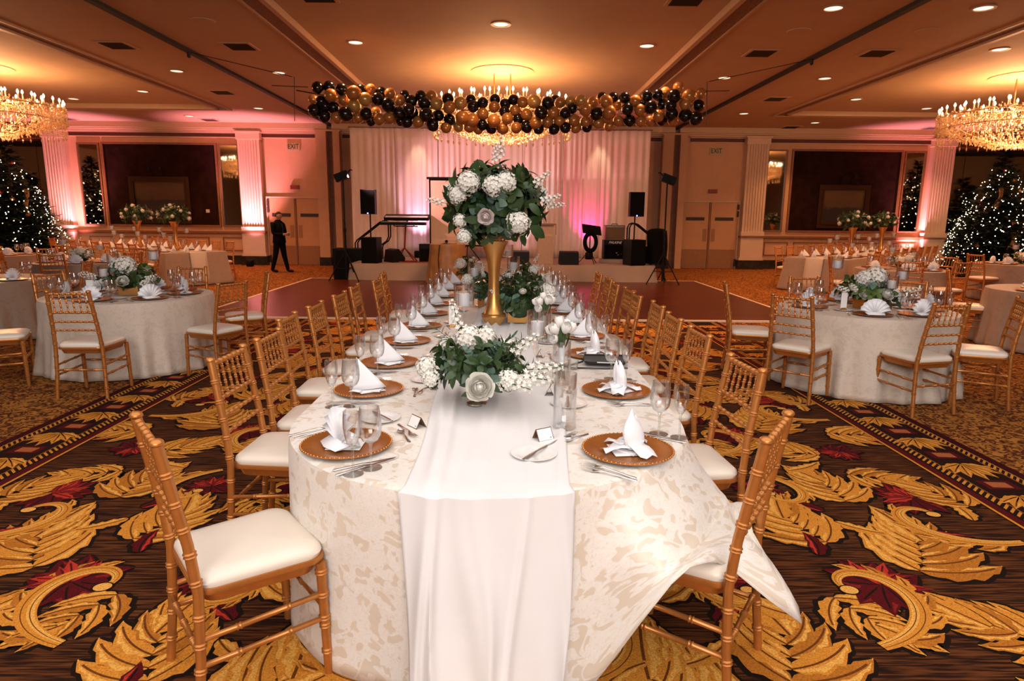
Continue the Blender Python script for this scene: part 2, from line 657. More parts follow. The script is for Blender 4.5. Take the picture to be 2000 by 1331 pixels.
# ceiling with three coffers
Yc0, Yc1 = -2.0, 17.83
coff = [(X0 - 16.2, X0 - 7.45, 0), (X0 - 3.0, X0 + 3.0, 1), (X0 + 7.45, X0 + 16.2, 0)]
m = MB()
xs = [XL, coff[0][0], coff[0][1], coff[1][0], coff[1][1], coff[2][0], coff[2][1], XR]
for i in range(7):
    if i % 2 == 0:
        m.box(xs[i], xs[i + 1], YF, W + 1.2, H, H + .3)
    else:
        m.box(xs[i], xs[i + 1], YF, Yc0, H, H + .3)
        m.box(xs[i], xs[i + 1], Yc1, W + 1.2, H, H + .3)
        m.box(xs[i], xs[i + 1], Yc0, Yc1, H + .07, H + .3)
struct(m.build('ceiling', M_ceil, smooth=False))
n_trim = [0]


def trim(m, mats, parent=None):
    n_trim[0] += 1
    return struct(m.build('trim_%d' % n_trim[0], mats, parent, smooth=False))


for x0, x1, mid in coff:
    wd = .31 if mid else .27
    m = MB()
    for xa, xb, ya, yb in ((x0 - wd, x0, Yc0 - wd, Yc1 + wd), (x1, x1 + wd, Yc0 - wd, Yc1 + wd), (x0, x1, Yc0 - wd, Yc0), (x0, x1, Yc1, Yc1 + wd)):
        m.box(xa, xb, ya, yb, H - .012, H + .002)
    for d0, d1, dz in ((-wd - .03, -wd, .035), (-.055, .02, .05)):     # raised fillets at both edges of the band
        for xa, xb, ya, yb in ((x0 + d0, x0 + d1, Yc0 + d0, Yc1 - d0), (x1 - d1, x1 - d0, Yc0 + d0, Yc1 - d0), (x0 + d0, x1 - d0, Yc0 + d0, Yc0 + d1), (x0 + d0, x1 - d0, Yc1 - d1, Yc1 - d0)):
            m.box(xa, xb, ya, yb, H - dz, H + .01, 1)
    trim(m, [M_band, M_trimlight])
for s in (-1, 1):                                                     # sliding partition tracks
    x = X0 + s * 5.265
    trim(MB().box(x - .05, x + .05, YF, W, H - .05, H + .01), M_track)
    # faint joints in the plaster
# cornice and air grilles along the back wall
def cornice(xa, xb, y):
    m = MB()
    for z0, z1, d in ((H - .16, H, .30), (H - .20, H - .16, .22), (H - .25, H - .20, .12)):
        m.box(xa, xb, y - d, y, z0, z1)
    trim(m, M_trimlight)


segs = [(-14.0, -5.35), (-5.2, 5.2), (5.35, 14.0)]
for a, b in segs:
    cornice(X0 + a, X0 + b, W)
for a, b in ((-13.28, -8.05), (-7.42, -5.75), (-4.95, -4.3), (4.3, 4.95), (5.75, 7.42), (8.05, 13.28)):
    m = MB().box(X0 + a, X0 + b, W - .02, W, 3.88, 3.99)
    m.box(X0 + a - .01, X0 + b + .01, W - .05, W, 3.99, 4.02, 1)
    m.box(X0 + a - .01, X0 + b + .01, W - .04, W, 3.855, 3.88, 1)
    trim(m, [M_grille, M_trimlight])


def pilaster(xc, w=.66):
    y = W
    m = MB()
    m.box(xc - w / 2 - .05, xc + w / 2 + .05, y - .26, y, .28, .36)
    m.box(xc - w / 2 - .02, xc + w / 2 + .02, y - .24, y, .36, .98)      # pedestal
    m.box(xc - w / 2 - .05, xc + w / 2 + .05, y - .27, y, .98, 1.04, 1)
    m.box(xc - w / 2 - .03, xc + w / 2 + .03, y - .25, y, 1.04, 1.18)
    m.box(xc - w / 2 - .03, xc + w / 2 + .03, y - .24, y, 3.80, 4.03)    # capital
    m.box(xc - w / 2 - .07, xc + w / 2 + .07, y - .29, y, 3.99, 4.04)
    # fluted shaft: a cross-section with seven round grooves, drawn up the height
    nfl = 7
    pts = [(xc - w / 2, y), (xc - w / 2, y - .20)]
    gw = w * .88 / nfl
    for i in range(nfl):
        a = xc - w * .44 + i * gw
        for k in range(7):
            t = k / 6
            pts.append((a + gw * .22 + gw * .56 * t, y - .20 + .035 * sin(pi * t)))
    pts += [(xc + w / 2, y - .20), (xc + w / 2, y)]
    m.grid([[(p[0], p[1], z) for p in pts] for z in (1.18, 3.80)])
    n_trim[0] += 1
    return struct(m.build('trim_%d' % n_trim[0], [M_pil, M_trim], smooth=False))


PIL = [X0 - 13.66, X0 - 7.77, X0 + 7.80, X0 + 13.55]
for x in PIL:
    pilaster(x)
# partition pockets either side of the stage: projecting jambs
for s in (-1, 1):
    x = X0 + s * 5.28
    m = MB()
    m.box(x - .42, x - .10, W - .30, W, 0, 4.05)
    m.box(x + .10, x + .30, W - .30, W, 0, 4.05)
    m.box(x - .10, x + .10, W - .12, W, 0, 4.05, 1)
    m.box(x - .44, x - .08, W - .32, W, 0, .26, 2)
    m.box(x - .46, x + .34, W - .31, W, 4.05, 4.10)
    trim(m, [M_wall, M_trim, M_marble])


def frame_bars(m, x0, x1, z0, z1, y, w, d, mi=0):
    for a, b, c, e in ((x0 - w, x0, z0 - w, z1 + w), (x1, x1 + w, z0 - w, z1 + w), (x0, x1, z0 - w, z0), (x0, x1, z1, z1 + w)):
        m.box(a, b, y - d, y, c, e, mi)


# dado rail, skirting and wainscot panels
for a, b in ((-13.28, -8.12), (8.15, 13.2), (-7.42, -5.75 + .06), (5.69, 7.45)):
    short = abs(a) < 7.6 and abs(b) < 7.6
    if not short:
        m = MB().box(X0 + a, X0 + b, W - .07, W, .97, 1.035)
        m.box(X0 + a, X0 + b, W - .05, W, .945, .97, 0)
        trim(m, M_trim)
for i, (a, b) in enumerate(((-14.0, -7.40), (7.43, 14.0))):
    m = MB().box(X0 + a, X0 + b, W - .06, W, 0, .28)
    for x in PIL:
        if X0 + a - .1 < x < X0 + b + .1:
            m.box(x - .40, x + .40, W - .31, W, 0, .28)
    struct(m.build('baseboard_' + ('left', 'right')[i], M_marble, smooth=False))
PANELS = ((-1, -12.38, -8.98), (1, 8.88, 12.22))
for s, a, b in PANELS:
    p = MB().box(a, b, W - .012, W, 1.22, 3.64).build('wallpaper_panel', M_panel, wb, smooth=False)
    m = MB()
    frame_bars(m, a, b, 1.22, 3.64, W, .06, .045)
    m.build('panel_moulding', M_trim, p, smooth=False)
    for xa, xb in ((a - .72, a + .02), (a + .25, b - .4), (b + .05, b + .75)):
        if xb - xa < 1:
            xa += .04
        m = MB()
        frame_bars(m, xa, xb, .45, .82, W, .03, .025)
        m.build('wainscot_panel', M_trim, wb, smooth=False)


def wall_mirror(xa, xb, label):
    t = thing('wall_mirror', label, 'mirror', ((xa + xb) / 2, W, 1.2))
    h = (xb - xa) / 2
    MB().box(-h, h, -.02, -.001, .02, 2.43).build('mirror_glass', M_mirror, t, smooth=False)
    m = MB()
    frame_bars(m, -h, h, .02, 2.43, -.001, .045, .05)
    m.build('mirror_frame', M_trim, t, smooth=False)


wall_mirror(-13.13, -12.55, 'tall narrow wall mirror beside the fluted pilaster by the left christmas trees')
wall_mirror(-8.83, -8.29, 'tall narrow wall mirror left of the pink lit pilaster by the suited man')
wall_mirror(8.10, 8.64, 'tall narrow wall mirror beside the right hand exit doors')
wall_mirror(12.38, 12.95, 'tall narrow wall mirror next to the right christmas trees, edged in pink light')


def painting(xa, xb, z0, z1, label, pm, tree):
    t = thing('framed_painting', label, 'painting', ((xa + xb) / 2, W - .013, z0))
    h, d = (xb - xa) / 2, z1 - z0
    MB().box(-h + .16, h - .16, -.05, -.002, .16, d - .16).build('canvas', pm, t, smooth=False)
    m = MB()
    frame_bars(m, -h + .16, h - .16, .16, d - .16, -.001, .16, .07)
    frame_bars(m, -h + .16, h - .16, .16, d - .16, -.001, .05, .10)
    m.build('frame', M_frame, t, smooth=False)
    for k in (-1, 1):
        l = MB().tube([(k * .18, -.02, d), (k * .18, -.10, d + .2), (k * .18, -.24, d + .24)], .012, 6)
        l.lathe([(0, -.03), (.06, -.03), (.05, .05), (0, .06)], (k * .18, -.26, d + .22), 10)
        l.build('picture_lamp', M_black, t)


painting(-11.68, -9.82, 1.25, 2.68, 'framed seascape painting on the maroon panel left of the stage', M_paint1, 0)
painting(9.75, 11.35, 1.30, 2.63, 'framed landscape painting on the maroon panel right of the stage', M_paint2, 1)
tag(MB().box(-9.38, -9.27, W - .03, W - .012, 1.60, 1.70).build('wall_plate', M_pil, smooth=False), 'small pale switch plate on the maroon panel beside the seascape painting', 'switch')


# double doors
def double_door(n, xa, xb):
    xm, zt = (xa + xb) / 2, 2.06
    fr = MB()
    fr.box(xa - .05, xa, W - .05, W, 0, zt + .05)
    fr.box(xb, xb + .05, W - .05, W, 0, zt + .05)
    fr.box(xa, xb, W - .05, W, zt, zt + .05)
    fr.box(xm - .025, xm + .025, W - .05, W, 0, zt, 1)
    d = fr.build('door_%d' % n, [M_trimlight, M_trim], smooth=False)
    struct(d)
    for s, (a, b) in ((-1, (xa, xm - .03)), (1, (xm + .03, xb))):
        lf = MB().box(a + .008, b - .008, W - .035, W, .01, zt - .008).build('leaf', M_door, d, smooth=False)
        MB().box(a + .02, b - .02, W - .042, W - .034, .02, .60).build('kick_plate', M_kick, lf, smooth=False)
        MB().box((a + b) / 2 - .29, (a + b) / 2 + .29, W - .045, W - .034, 1.50, 1.60).build('grille_slot', M_ventdark, lf, smooth=False)
        hx = b - .10 if s < 0 else a + .10
        MB().box(hx - .06, hx + .06, W - .044, W - .034, .85, 1.24).build('push_plate', M_kick, lf, smooth=False)
        ex = a + .01 if s < 0 else b - .01
        m = MB()
        for z0, z1 in ((.08, .3), (1.62, 1.80), (1.84, 2.0)):
            m.box(ex - .03, ex + .03, W - .07, W - .03, z0, z1)
        m.build('hinge', M_ventdark, lf, smooth=False)


double_door(1, -7.45, -5.74)
double_door(2, 5.50, 7.27)


def text_mesh(s, size, shear=0., extrude=.004):
    cu = bpy.data.curves.new('lettering', 'FONT')
    cu.body = s
    cu.size = size
    cu.align_x = 'CENTER'
    cu.align_y = 'CENTER'
    cu.extrude = extrude
    cu.shear = shear
    o = bpy.data.objects.new('lettering', cu)
    COL.objects.link(o)
    dg = bpy.context.evaluated_depsgraph_get()
    me = bpy.data.meshes.new_from_object(o.evaluated_get(dg))
    bpy.data.objects.remove(o)
    return me


def exit_sign(x, z, label):
    t = thing('exit_sign', label, 'sign', (x, W, z))
    MB().box(-.20, .20, -.03, -.001, -.11, .11).build('sign_plate', M_exitbg, t, smooth=False)
    me = text_mesh('EXIT', .205)
    me.materials.append(M_exit)
    link('lettering', me, t, (0, -.034, 0), rot=(pi / 2, 0, 0), scale=(.82, 1, 1))


exit_sign(-6.565, 3.61, 'exit sign above the double doors behind the suited man')
exit_sign(6.46, 3.61, 'exit sign above the double doors right of the stage')
for x, lb in ((-6.58, 'red fire alarm box above the double doors behind the suited man'), (6.43, 'red fire alarm box above the double doors right of the stage')):
    tag(MB().box(x - .13, x + .13, W - .07, W, 2.34, 2.46).build('fire_alarm', M_red, smooth=False), lb, 'alarm')

# ceiling fittings
def downlight_maker(label):
    t = thing('ceiling_downlight', label, 'downlight')
    MB().lathe([(.145, 0), (.15, -.012), (.115, -.014), (.112, .0)], seg=24).build('trim_ring', M_trimlight, t)
    MB().lathe([(0, -.004), (.112, -.004)], seg=24).build('lamp_face', M_can, t)
    return t


P_can = Proto(downlight_maker)
DL = [(-2.385, 11.43), (0, 10.31), (2.385, 11.43), (-6.29, 13.43), (-4.34, 13.48), (-8.35, 16.03), (-10.67, 17.15), (-12.5, 19.4), (-6.36, 17.86), (-8.86, 19.36),
      (4.34, 9.14), (4.34, 13.48), (6.29, 13.43), (8.27, 16.03), (8.86, 19.36), (6.29, 17.86), (10.67, 17.2), (8.2, 11.4), (6.25, 9.06), (12.5, 19.4)]
bays = lambda x: 'middle bay' if abs(x) < 3.1 else ('%s strip' % ('left' if x < 0 else 'right') if abs(x) < 5.2 else ('left side bay' if x < 0 else 'right side bay'))
cnt = {}
DLP = []
for x, y in sorted(DL, key=lambda p: p[1]):
    b = bays(x)
    k = cnt[b] = cnt.get(b, -1) + 1
    zc = H + .07 if (abs(x) < 3.0 and y < Yc1) or (7.5 < abs(x) < 16 and y < Yc1) else H
    P_can.put((X0 + x, y, zc - .001), 0, 'round recessed downlight, %s nearest in the ceiling\'s %s' % (ordn(k), b), 'recessed ceiling downlights')
    DLP.append((X0 + x, y, zc - .05))


def vent_maker(label):
    t = thing('ceiling_vent', label, 'vent')
    m = MB()
    frame_bars_h = ((-.38, -.30, -.38, .38), (.30, .38, -.38, .38), (-.30, .30, -.38, -.30), (-.30, .30, .30, .38))
    for a, b, c, e in frame_bars_h:
        m.box(a, b, c, e, -.02, 0)
    m.build('vent_frame', M_ceil, t, smooth=False)
    m = MB().box(-.30, .30, -.30, .30, -.004, 0)
    for k in range(7):
        y = -.27 + k * .09
        m.add([(-.30, y, -.004), (.30, y, -.004), (.30, y + .05, -.03), (-.30, y + .05, -.03)], [(0, 1, 2, 3)])
    m.build('louvres', M_ventdark, t, smooth=False)
    return t


P_vent = Proto(vent_maker)
cnt = {}
for x, y in sorted([(-6.32, 11.50), (-4.3, 11.48), (4.31, 11.52), (6.2, 11.43), (2.42, 9.11), (-2.38, 9.15), (-6.36, 15.64), (-8.62, 20.1), (-12.86, 20.2), (6.24, 15.7), (8.58, 20.3), (12.73, 20.2)], key=lambda p: p[1]):
    b = bays(x)
    k = cnt[b] = cnt.get(b, -1) + 1
    zc = H + .07 if abs(x) < 3.0 else H
    P_vent.put((X0 + x, y, zc), 0, 'square louvred air vent, %s nearest in the ceiling\'s %s' % (ordn(k), b), 'ceiling air vents', .66)
for i, (x, y) in enumerate(((-4.25, 10.06), (4.36, 10.21), (6.2, 10.13))):
    o = MB().lathe([(0, -.012), (.16, -.012), (.17, 0)], (X0 + x, y, H), 24).build('ceiling_speaker', M_ceil)
    tag(o, 'round ceiling speaker grille, %s' % ('left of the figured band', 'right of the figured band', 'in the right side bay')[i], 'speaker')

# figured carpet laid in the middle of the floor: ground, border bands and woven figures
GOLD, GOLD2, GOLD3, VEIN, INK = (.64, .245, .030), (.78, .38, .075), (.46, .155, .018), (.15, .042, .008), (.012, .006, .003)
RED, RED2, RED3, OLIVE = (.090, .005, .007), (.46, .034, .018), (.22, .014, .011), (.05, .035, .01)
CX0, CX1, CY0, CY1 = -2.90, 2.68, -2.0, 9.88
cm = MB()
cm.add([(CX0 - .56, CY0, .001), (CX1 + .56, CY0, .001), (CX1 + .56, CY1, .001), (CX0 - .56, CY1, .001)], [(0, 1, 2, 3)], 0, (0, 0, 0))
rnd = random.Random(5)
zc_ = [0]


class Fig:
    """draws woven figures; T maps tile coordinates to the floor"""
    def __init__(s, T):
        s.T = T

    def strip(s, L, R, z, col):
        n = len(L)
        vs = [(*s.T(p), z) for p in L] + [(*s.T(p), z) for p in R]
        cm.add(vs, [(i, i + 1, n + i + 1, n + i) for i in range(n - 1)], 0, col)

    def blade(s, P, a, ln, wd, bend=0., teeth=4, col=GOLD, hi=GOLD2, vein=VEIN, ink=True, z=None):
        zc_[0] = (zc_[0] + 1) % 40
        z0 = (.0030 + zc_[0] * .00006) if z is None else z
        n = teeth * 3 + 3
        x, y = P
        pts, an = [], []
        ang = a
        for i in range(n + 1):
            pts.append((x, y)); an.append(ang)
            x += cos(ang) * ln / n; y += sin(ang) * ln / n
            ang += bend / n

        def side(k, off=0., grow=1.):
            out = []
            for i, ((px, py), g) in enumerate(zip(pts, an)):
                t = i / n
                w = wd * .5 * (sin(pi * min(1, t ** .75)) ** .8 + .12 * (1 - t)) * grow
                fr = (t * teeth) % 1.
                w *= 1. - .38 * fr if teeth and t < .97 else 1.
                w += off if 0 < i < n else off * .6
                f = .10 * ln * fr * (.5 if teeth else 0)        # teeth lean towards the tip
                out.append((px - sin(g) * k * w + cos(g) * f * .0, py + cos(g) * k * w))
            return out
        if ink:
            s.strip(side(1, .016), side(-1, .022), .0012 + (zc_[0] % 20) * .00006, INK)
        s.strip(side(1), side(-1), z0, col)
        s.strip(side(1, -.006, .86), [(p[0] * .7 + q[0] * .3, p[1] * .7 + q[1] * .3) for p, q in zip(pts, side(1))], z0 + .00002, hi)
        vw = max(.004, wd * .035)
        s.strip([(p[0] - sin(g) * vw, p[1] + cos(g) * vw) for p, g in zip(pts[:-2], an)], [(p[0] + sin(g) * vw, p[1] - cos(g) * vw) for p, g in zip(pts[:-2], an)], z0 + .00004, vein)

    def plume(s, P, a, size, bend=.5, n=6, col=GOLD, hi=GOLD2, wide=.86):
        """an acanthus plume: side blades fanning off a bent spine, then the middle blade"""
        x, y = P
        ang = a
        for i in range(n):
            t = i / n
            ln = size * (.62 - .25 * t) * rnd.uniform(.9, 1.1)
            sp = radians(66 - 34 * t)
            for k in (1, -1):
                s.blade((x, y), ang + k * sp, ln, ln * .42 * wide, -k * .75, 4, col if rnd.random() > .3 else GOLD3, hi)
            x += cos(ang) * size * .78 / n; y += sin(ang) * size * .78 / n
            ang += bend / n
        s.blade((x - cos(ang) * size * .3, y - sin(ang) * size * .3), ang, size * .62, size * .26, bend * .3, 5, col, hi)

    def scroll(s, P, a, size, hand=1, turns=1.15, leaves=True, w0=.13):
        x, y = P
        ang = a
        n = 46
        pts, an, ws = [], [], []
        for i in range(n + 1):
            t = i / n
            pts.append((x, y)); an.append(ang)
            ws.append(size * w0 * (.55 + .6 * sin(pi * min(1, t * 1.1))) * (1 - .35 * t))
            step = size * (2.4 / n) * (1.15 - .72 * t)
            x += cos(ang) * step; y += sin(ang) * step
            ang += hand * turns * 2 * pi / n * (.35 + 1.3 * t)
        off = lambda k, g: [(p[0] - sin(q) * w * k * g, p[1] + cos(q) * w * k * g) for p, q, w in zip(pts, an, ws)]
        if leaves:
            for i in range(4, n - 14, 5):
                ln = size * (.40 - .22 * i / n)
                s.blade(pts[i], an[i] - hand * .75, ln, ln * .42, hand * .9, 3, GOLD if i % 2 else GOLD3, GOLD2)
        s.strip(off(1, 1.35), off(-1, 1.5), .00235, INK)
        s.strip(off(1, 1), off(-1, 1), .0055, GOLD)
        s.strip(off(hand, .8), off(hand, .1), .00552, GOLD2)
        for g in (-.35, .45):
            s.strip(off(1, g), off(1, g - .10), .00556, VEIN)
        (ex, ey), r = pts[-1], size * .10
        for q, z, c in ((.75, .0056, INK), (.62, .00565, GOLD2)):
            ring = [(*s.T((ex + cos(k * pi / 9) * r * q * 1.2, ey + sin(k * pi / 9) * r * q)), z) for k in range(18)]
            cm.add(ring, [tuple(range(18))], 0, c)

    def flower(s, P, r, a):
        for i in range(11):
            g = a + i * 2 * pi / 11 + rnd.uniform(-.15, .15)
            s.blade(P, g, r * rnd.uniform(.9, 1.2), r * .62, rnd.uniform(-.4, .4), 2, RED, RED3, INK, True, .0040 + i * .00003)
        for i in range(6):
            g = a + radians(-60 + i * 24)
            s.blade(P, g, r * rnd.uniform(.7, 1.05), r * .30, rnd.uniform(-.4, .4), 3, RED2 if i % 2 else RED3, RED2, RED, False, .0046 + i * .00003)


def tile(T):
    F = Fig(T)
    F.flower((.36, .60), .21, .9)
    F.flower((1.04, 1.50), .20, 2.4)
    F.flower((1.00, .26), .15, 4.)
    F.flower((.20, 1.62), .14, 1.)
    F.scroll((.12, .18), .35, .50, 1, .85, w0=.085)
    F.scroll((1.28, .98), 3.3, .48, -1, .8, w0=.085)
    F.scroll((.24, 1.86), -.5, .38, -1, .8, w0=.085)
    F.plume((.60, .72), .9, .66, .7, 7)
    F.plume((.30, .98), 2.0, .56, -.6, 6)
    F.plume((1.12, .66), -.3, .50, .6, 5)
    F.plume((.64, 1.46), 1.5, .52, .5, 6)
    F.plume((.82, .20), 2.7, .46, -.5, 5)
    F.plume((1.30, 1.40), 1.9, .44, .5, 5)
    F.plume((.10, .50), -1.2, .40, .4, 4)
    F.plume((.86, 1.84), -.4, .40, .5, 4)
    for P, a, l in (((.1, 1.35), .4, .36), ((1.22, 1.84), -2.6, .36), ((.58, .40), -1.1, .30), ((1.2, 1.22), 1.2, .28), ((.5, 1.9), .2, .32), ((.45, 1.2), -.9, .26), ((.95, .95), 2.2, .24)):
        F.blade(P, a, l, l * .36, .7, 5, GOLD, GOLD2)
    for P, a in (((.45, 1.32), 2.2), ((1.28, .42), .4), ((.85, 1.1), -.6), ((.2, .85), 1.1)):
        F.blade(P, a, .24, .09, .8, 3, RED, RED2, INK)


TW, TH = (CX1 - CX0) / 4, 1.98
for j in range(-1, 6):
    for i in range(4):
        fx = i % 2 == 0
        ox, oy = CX0 + i * TW, j * TH + (.0 if i in (0, 3) else .99)
        if oy > CY1 - .3:
            continue

        def T(p, ox=ox, oy=oy, fx=fx):
            x = (TW - p[0] * TW / 1.4) if fx else p[0] * TW / 1.4
            return (max(CX0 + .01, min(CX1 - .01, ox + x)), max(CY0, min(CY1, oy + p[1])))
        tile(T)
# border bands
for s, xi in ((-1, CX0), (1, CX1)):
    def bx(d0, d1, z, c):
        a, b = sorted((xi + s * d0, xi + s * d1))
        cm.add([(a, CY0, z), (b, CY0, z), (b, CY1, z), (a, CY1, z)], [(0, 1, 2, 3)], 0, c)
    bx(-.012, .56, .0068, (.020, .006, .004))
    for d0, d1, c in ((-.012, .006, GOLD), (.006, .055, RED), (.055, .07, INK), (.50, .56, (.045, .004, .006)), (.485, .492, GOLD), (.13, .135, GOLD3), (.43, .435, GOLD3)):
        bx(d0, d1, .0070, c)
    y = CY0
    while y < CY1 - .1:
        for d0, d1 in ((.072, .125), (.438, .482)):                    # rope edge
            a, b = xi + s * d0, xi + s * d1
            cm.add([(a, y, .0071), (b, y + .05, .0071), (b, y + .072, .0071), (a, y + .022, .0071)], [(0, 1, 2, 3)], 0, GOLD)
        y += .048
    y = CY0 + .1
    F = Fig(lambda p: p)
    xm = xi + s * .28
    while y < CY1 - .35:
        cm.add([(xm - .10, y, .0072), (xm + .10, y, .0072), (xm + .10, y + .13, .0072), (xm - .10, y + .13, .0072)], [(0, 1, 2, 3)], 0, RED)
        cm.add([(xm - .06, y + .03, .0074), (xm + .06, y + .02, .0074), (xm + .065, y + .10, .0074), (xm - .06, y + .11, .0074)], [(0, 1, 2, 3)], 0, (.42, .12, .04))
        for k in range(7):
            F.blade((xm, y + .40), radians(-90 + (k - 3) * 24), .26 - abs(k - 3) * .02, .075, (k - 3) * -.12, 3, GOLD, GOLD2, VEIN, False, .0073 + k * .00004)
        y += .50
carpet = cm.build('figured_carpet', M_carpet, smooth=False)
carpet['kind'] = 'structure'

# dance floor
t = thing('dance_floor', 'dark red parquet dance floor with pale edging in front of the stage', 'dance floor', (0, 0, 0))
MB().box(-4.80, 4.67, 9.95, 16.25, .0, .022).build('parquet', M_parquet, t, smooth=False)
m = MB()
frame = ((-4.87, -4.80, 9.86, 16.32), (4.67, 4.74, 9.86, 16.32), (-4.80, 4.67, 9.86, 9.95), (-4.80, 4.67, 16.25, 16.32))
for a, b, c, e in frame:
    m.add([(a, c, .0), (b, c, .0), (b, e, .0), (a, e, .0), (a + .01, c + .01, .024), (b - .01, c + .01, .024), (b - .01, e - .01, .024), (a + .01, e - .01, .024)],
          [(4, 5, 6, 7), (0, 1, 5, 4), (1, 2, 6, 5), (2, 3, 7, 6), (3, 0, 4, 7)])
m.build('edge_strip', mat('pale_edge_metal', (.78, .64, .50), .4, .0, noise_amt=.1), t, smooth=False)
# ------------------------------------------------------------------ ballroom chair
def bamboo(pts, r, nodes, seg=8, rn=.0045, w=.010, cap_r=None):
    """a turned bamboo-look rod: a poly-line with ring nodes at the given fractions of its length"""
    P = [Vector(p) for p in pts]
    ds = [0.]
    for a, b in zip(P, P[1:]):
        ds.append(ds[-1] + (b - a).length)
    Ltot = ds[-1]

    def at(d):
        for i in range(len(ds) - 1):
            if d <= ds[i + 1] + 1e-9:
                return P[i].lerp(P[i + 1], (d - ds[i]) / max(1e-9, ds[i + 1] - ds[i]))
        return P[-1]
    ks = {0.: 0, Ltot: 0}
    for d in ds:
        ks.setdefault(d, 0)
    for f in nodes:
        c = f * Ltot
        for dd, rr in ((-w, 0), (-w * .55, 1), (-w * .2, .25), (w * .2, .25), (w * .55, 1), (w, 0)):
            if 0 < c + dd < Ltot:
                ks[c + dd] = rr
    kk = sorted(ks)
    rad = lambda d: r if not hasattr(r, '__len__') else lerp(r[0], r[1], d / Ltot)
    return [at(d) for d in kk], [rad(d) + rn * ks[d] for d in kk]


def chair_maker(label):
    t = thing('chiavari_chair', label, 'chair')
    fl = lambda a, b, n: [a + (b - a) * i / (n - 1) for i in range(n)]
    post = lambda s: [(s * .205, -.222, 0), (s * .196, -.200, .22), (s * .190, -.190, .44), (s * .182, -.205, .60), (s * .165, -.258, .915)]
    for s in (-1, 1):
        m = MB()
        p, r = bamboo(post(s), (.0150, .0170), [.10, .21, .30, .40, .52, .62, .71, .80, .90], 10)
        m.tube(p, r, 10)
        m.lathe([(.017, 0), (.021, .004), (.021, .010), (.0185, .014), (.012, .019), (0, .021)], post(s)[-1], 10)
        m.build('back_post', M_gold, t)
    for s in (-1, 1):
        p, r = bamboo([(s * .200, .196, 0), (s * .194, .186, .42)], (.0150, .0175), [.22, .45, .52, .72, .92], 10)
        MB().tube(p, r, 10).build('leg', M_gold, t)

    def outline(hw, y0, y1, n=9, c=.06):
        out = []
        for cx, cy, a0 in ((hw - c, y1 - c, 0), (-hw + c, y1 - c, 90), (-hw * .92 + c, y0 + c, 180), (hw * .92 - c, y0 + c, 270)):
            for k in range(n):
                a = radians(a0 + 90 * k / (n - 1))
                out.append((cx + c * cos(a), cy + c * sin(a)))
        return out
    m = MB()
    o1, o2 = outline(.208, -.195, .210), outline(.195, -.18, .197)
    m.grid([[(x * .93, y * .93, .385) for x, y in o2], [(x, y, .42) for x, y in o2], [(x, y, .424) for x, y in o1], [(x * 1.01, y * 1.01, .433) for x, y in o1], [(x, y, .442) for x, y in o1], [(x * .5, y * .5, .442) for x, y in o1]], close=True)
    m.build('seat_frame', M_gold, t)
    m = MB()
    rows = []
    for k, z in ((1.0, .442), (1.02, .455), (1.0, .468), (.93, .479), (.75, .487), (.45, .492), (.02, .494)):
        rows.append([(x * k * .965, y * k * .965, z) for x, y in o1])
    m.grid(rows, close=True)
    m.f.append(tuple(len(m.v) - len(o1) + i for i in range(len(o1)))); m.mi.append(0); m.c.append(None)
    m.build('seat_cushion', M_vinyl, t)
    zx = lambda z: (.165 + (.915 - z) * .054, -.258 + (.915 - z) * .168)

    def rail(z, name, r, nn, seg=8):
        x, y = zx(z)
        p, rr = bamboo([(-x, y, z), (x, y, z)], r, fl(.09, .91, nn), seg, .0035, .011)
        MB().tube(p, rr, seg).build(name, M_gold, t)
    rail(.902, 'top_rail', .0105, 7)
    rail(.745, 'back_rail', .0090, 7)
    rail(.665, 'back_rail', .0080, 7)
    rail(.592, 'back_rail', .0080, 7)
    for i in range(6):
        f = (i + .5) / 6 * 2 - 1
        xa, ya = zx(.745)
        xb, yb = zx(.902)
        p, r = bamboo([(f * xa * .92, ya, .745), (f * xb * .92, yb, .902)], .0058, [.14, .38, .62, .86], 6, .003, .009)
        MB().tube(p, r, 6).build('spindle', M_gold, t)
    pb = lambda s, z: (s * (.205 - z * .034), -.222 + z * .075, z)
    pf = lambda s, z: (s * (.200 - z * .014), .196 - z * .024, z)
    for s in (-1, 1):
        for za, zb in ((.205, .215), (.29, .305)):
            p, r = bamboo([pb(s, za), pf(s, zb)], .0095, [.3, .7], 8, .0035)
            MB().tube(p, r, 8).build('stretcher', M_gold, t)
    p, r = bamboo([pb(-1, .25), pb(1, .25)], .0095, [.2, .5, .8], 8, .0035)
    MB().tube(p, r, 8).build('stretcher', M_gold, t)
    p, r = bamboo([pf(-1, .255), pf(1, .255)], .0095, [.2, .5, .8], 8, .0035)
    MB().tube(p, r, 8).build('stretcher', M_gold, t)
    return t


P_chair = Proto(chair_maker)


def chair(x, y, f, label, group):
    n = sqrt(f[0] ** 2 + f[1] ** 2)
    return P_chair.put((x, y, 0), face_rz((f[0] / n, f[1] / n)), label, group)


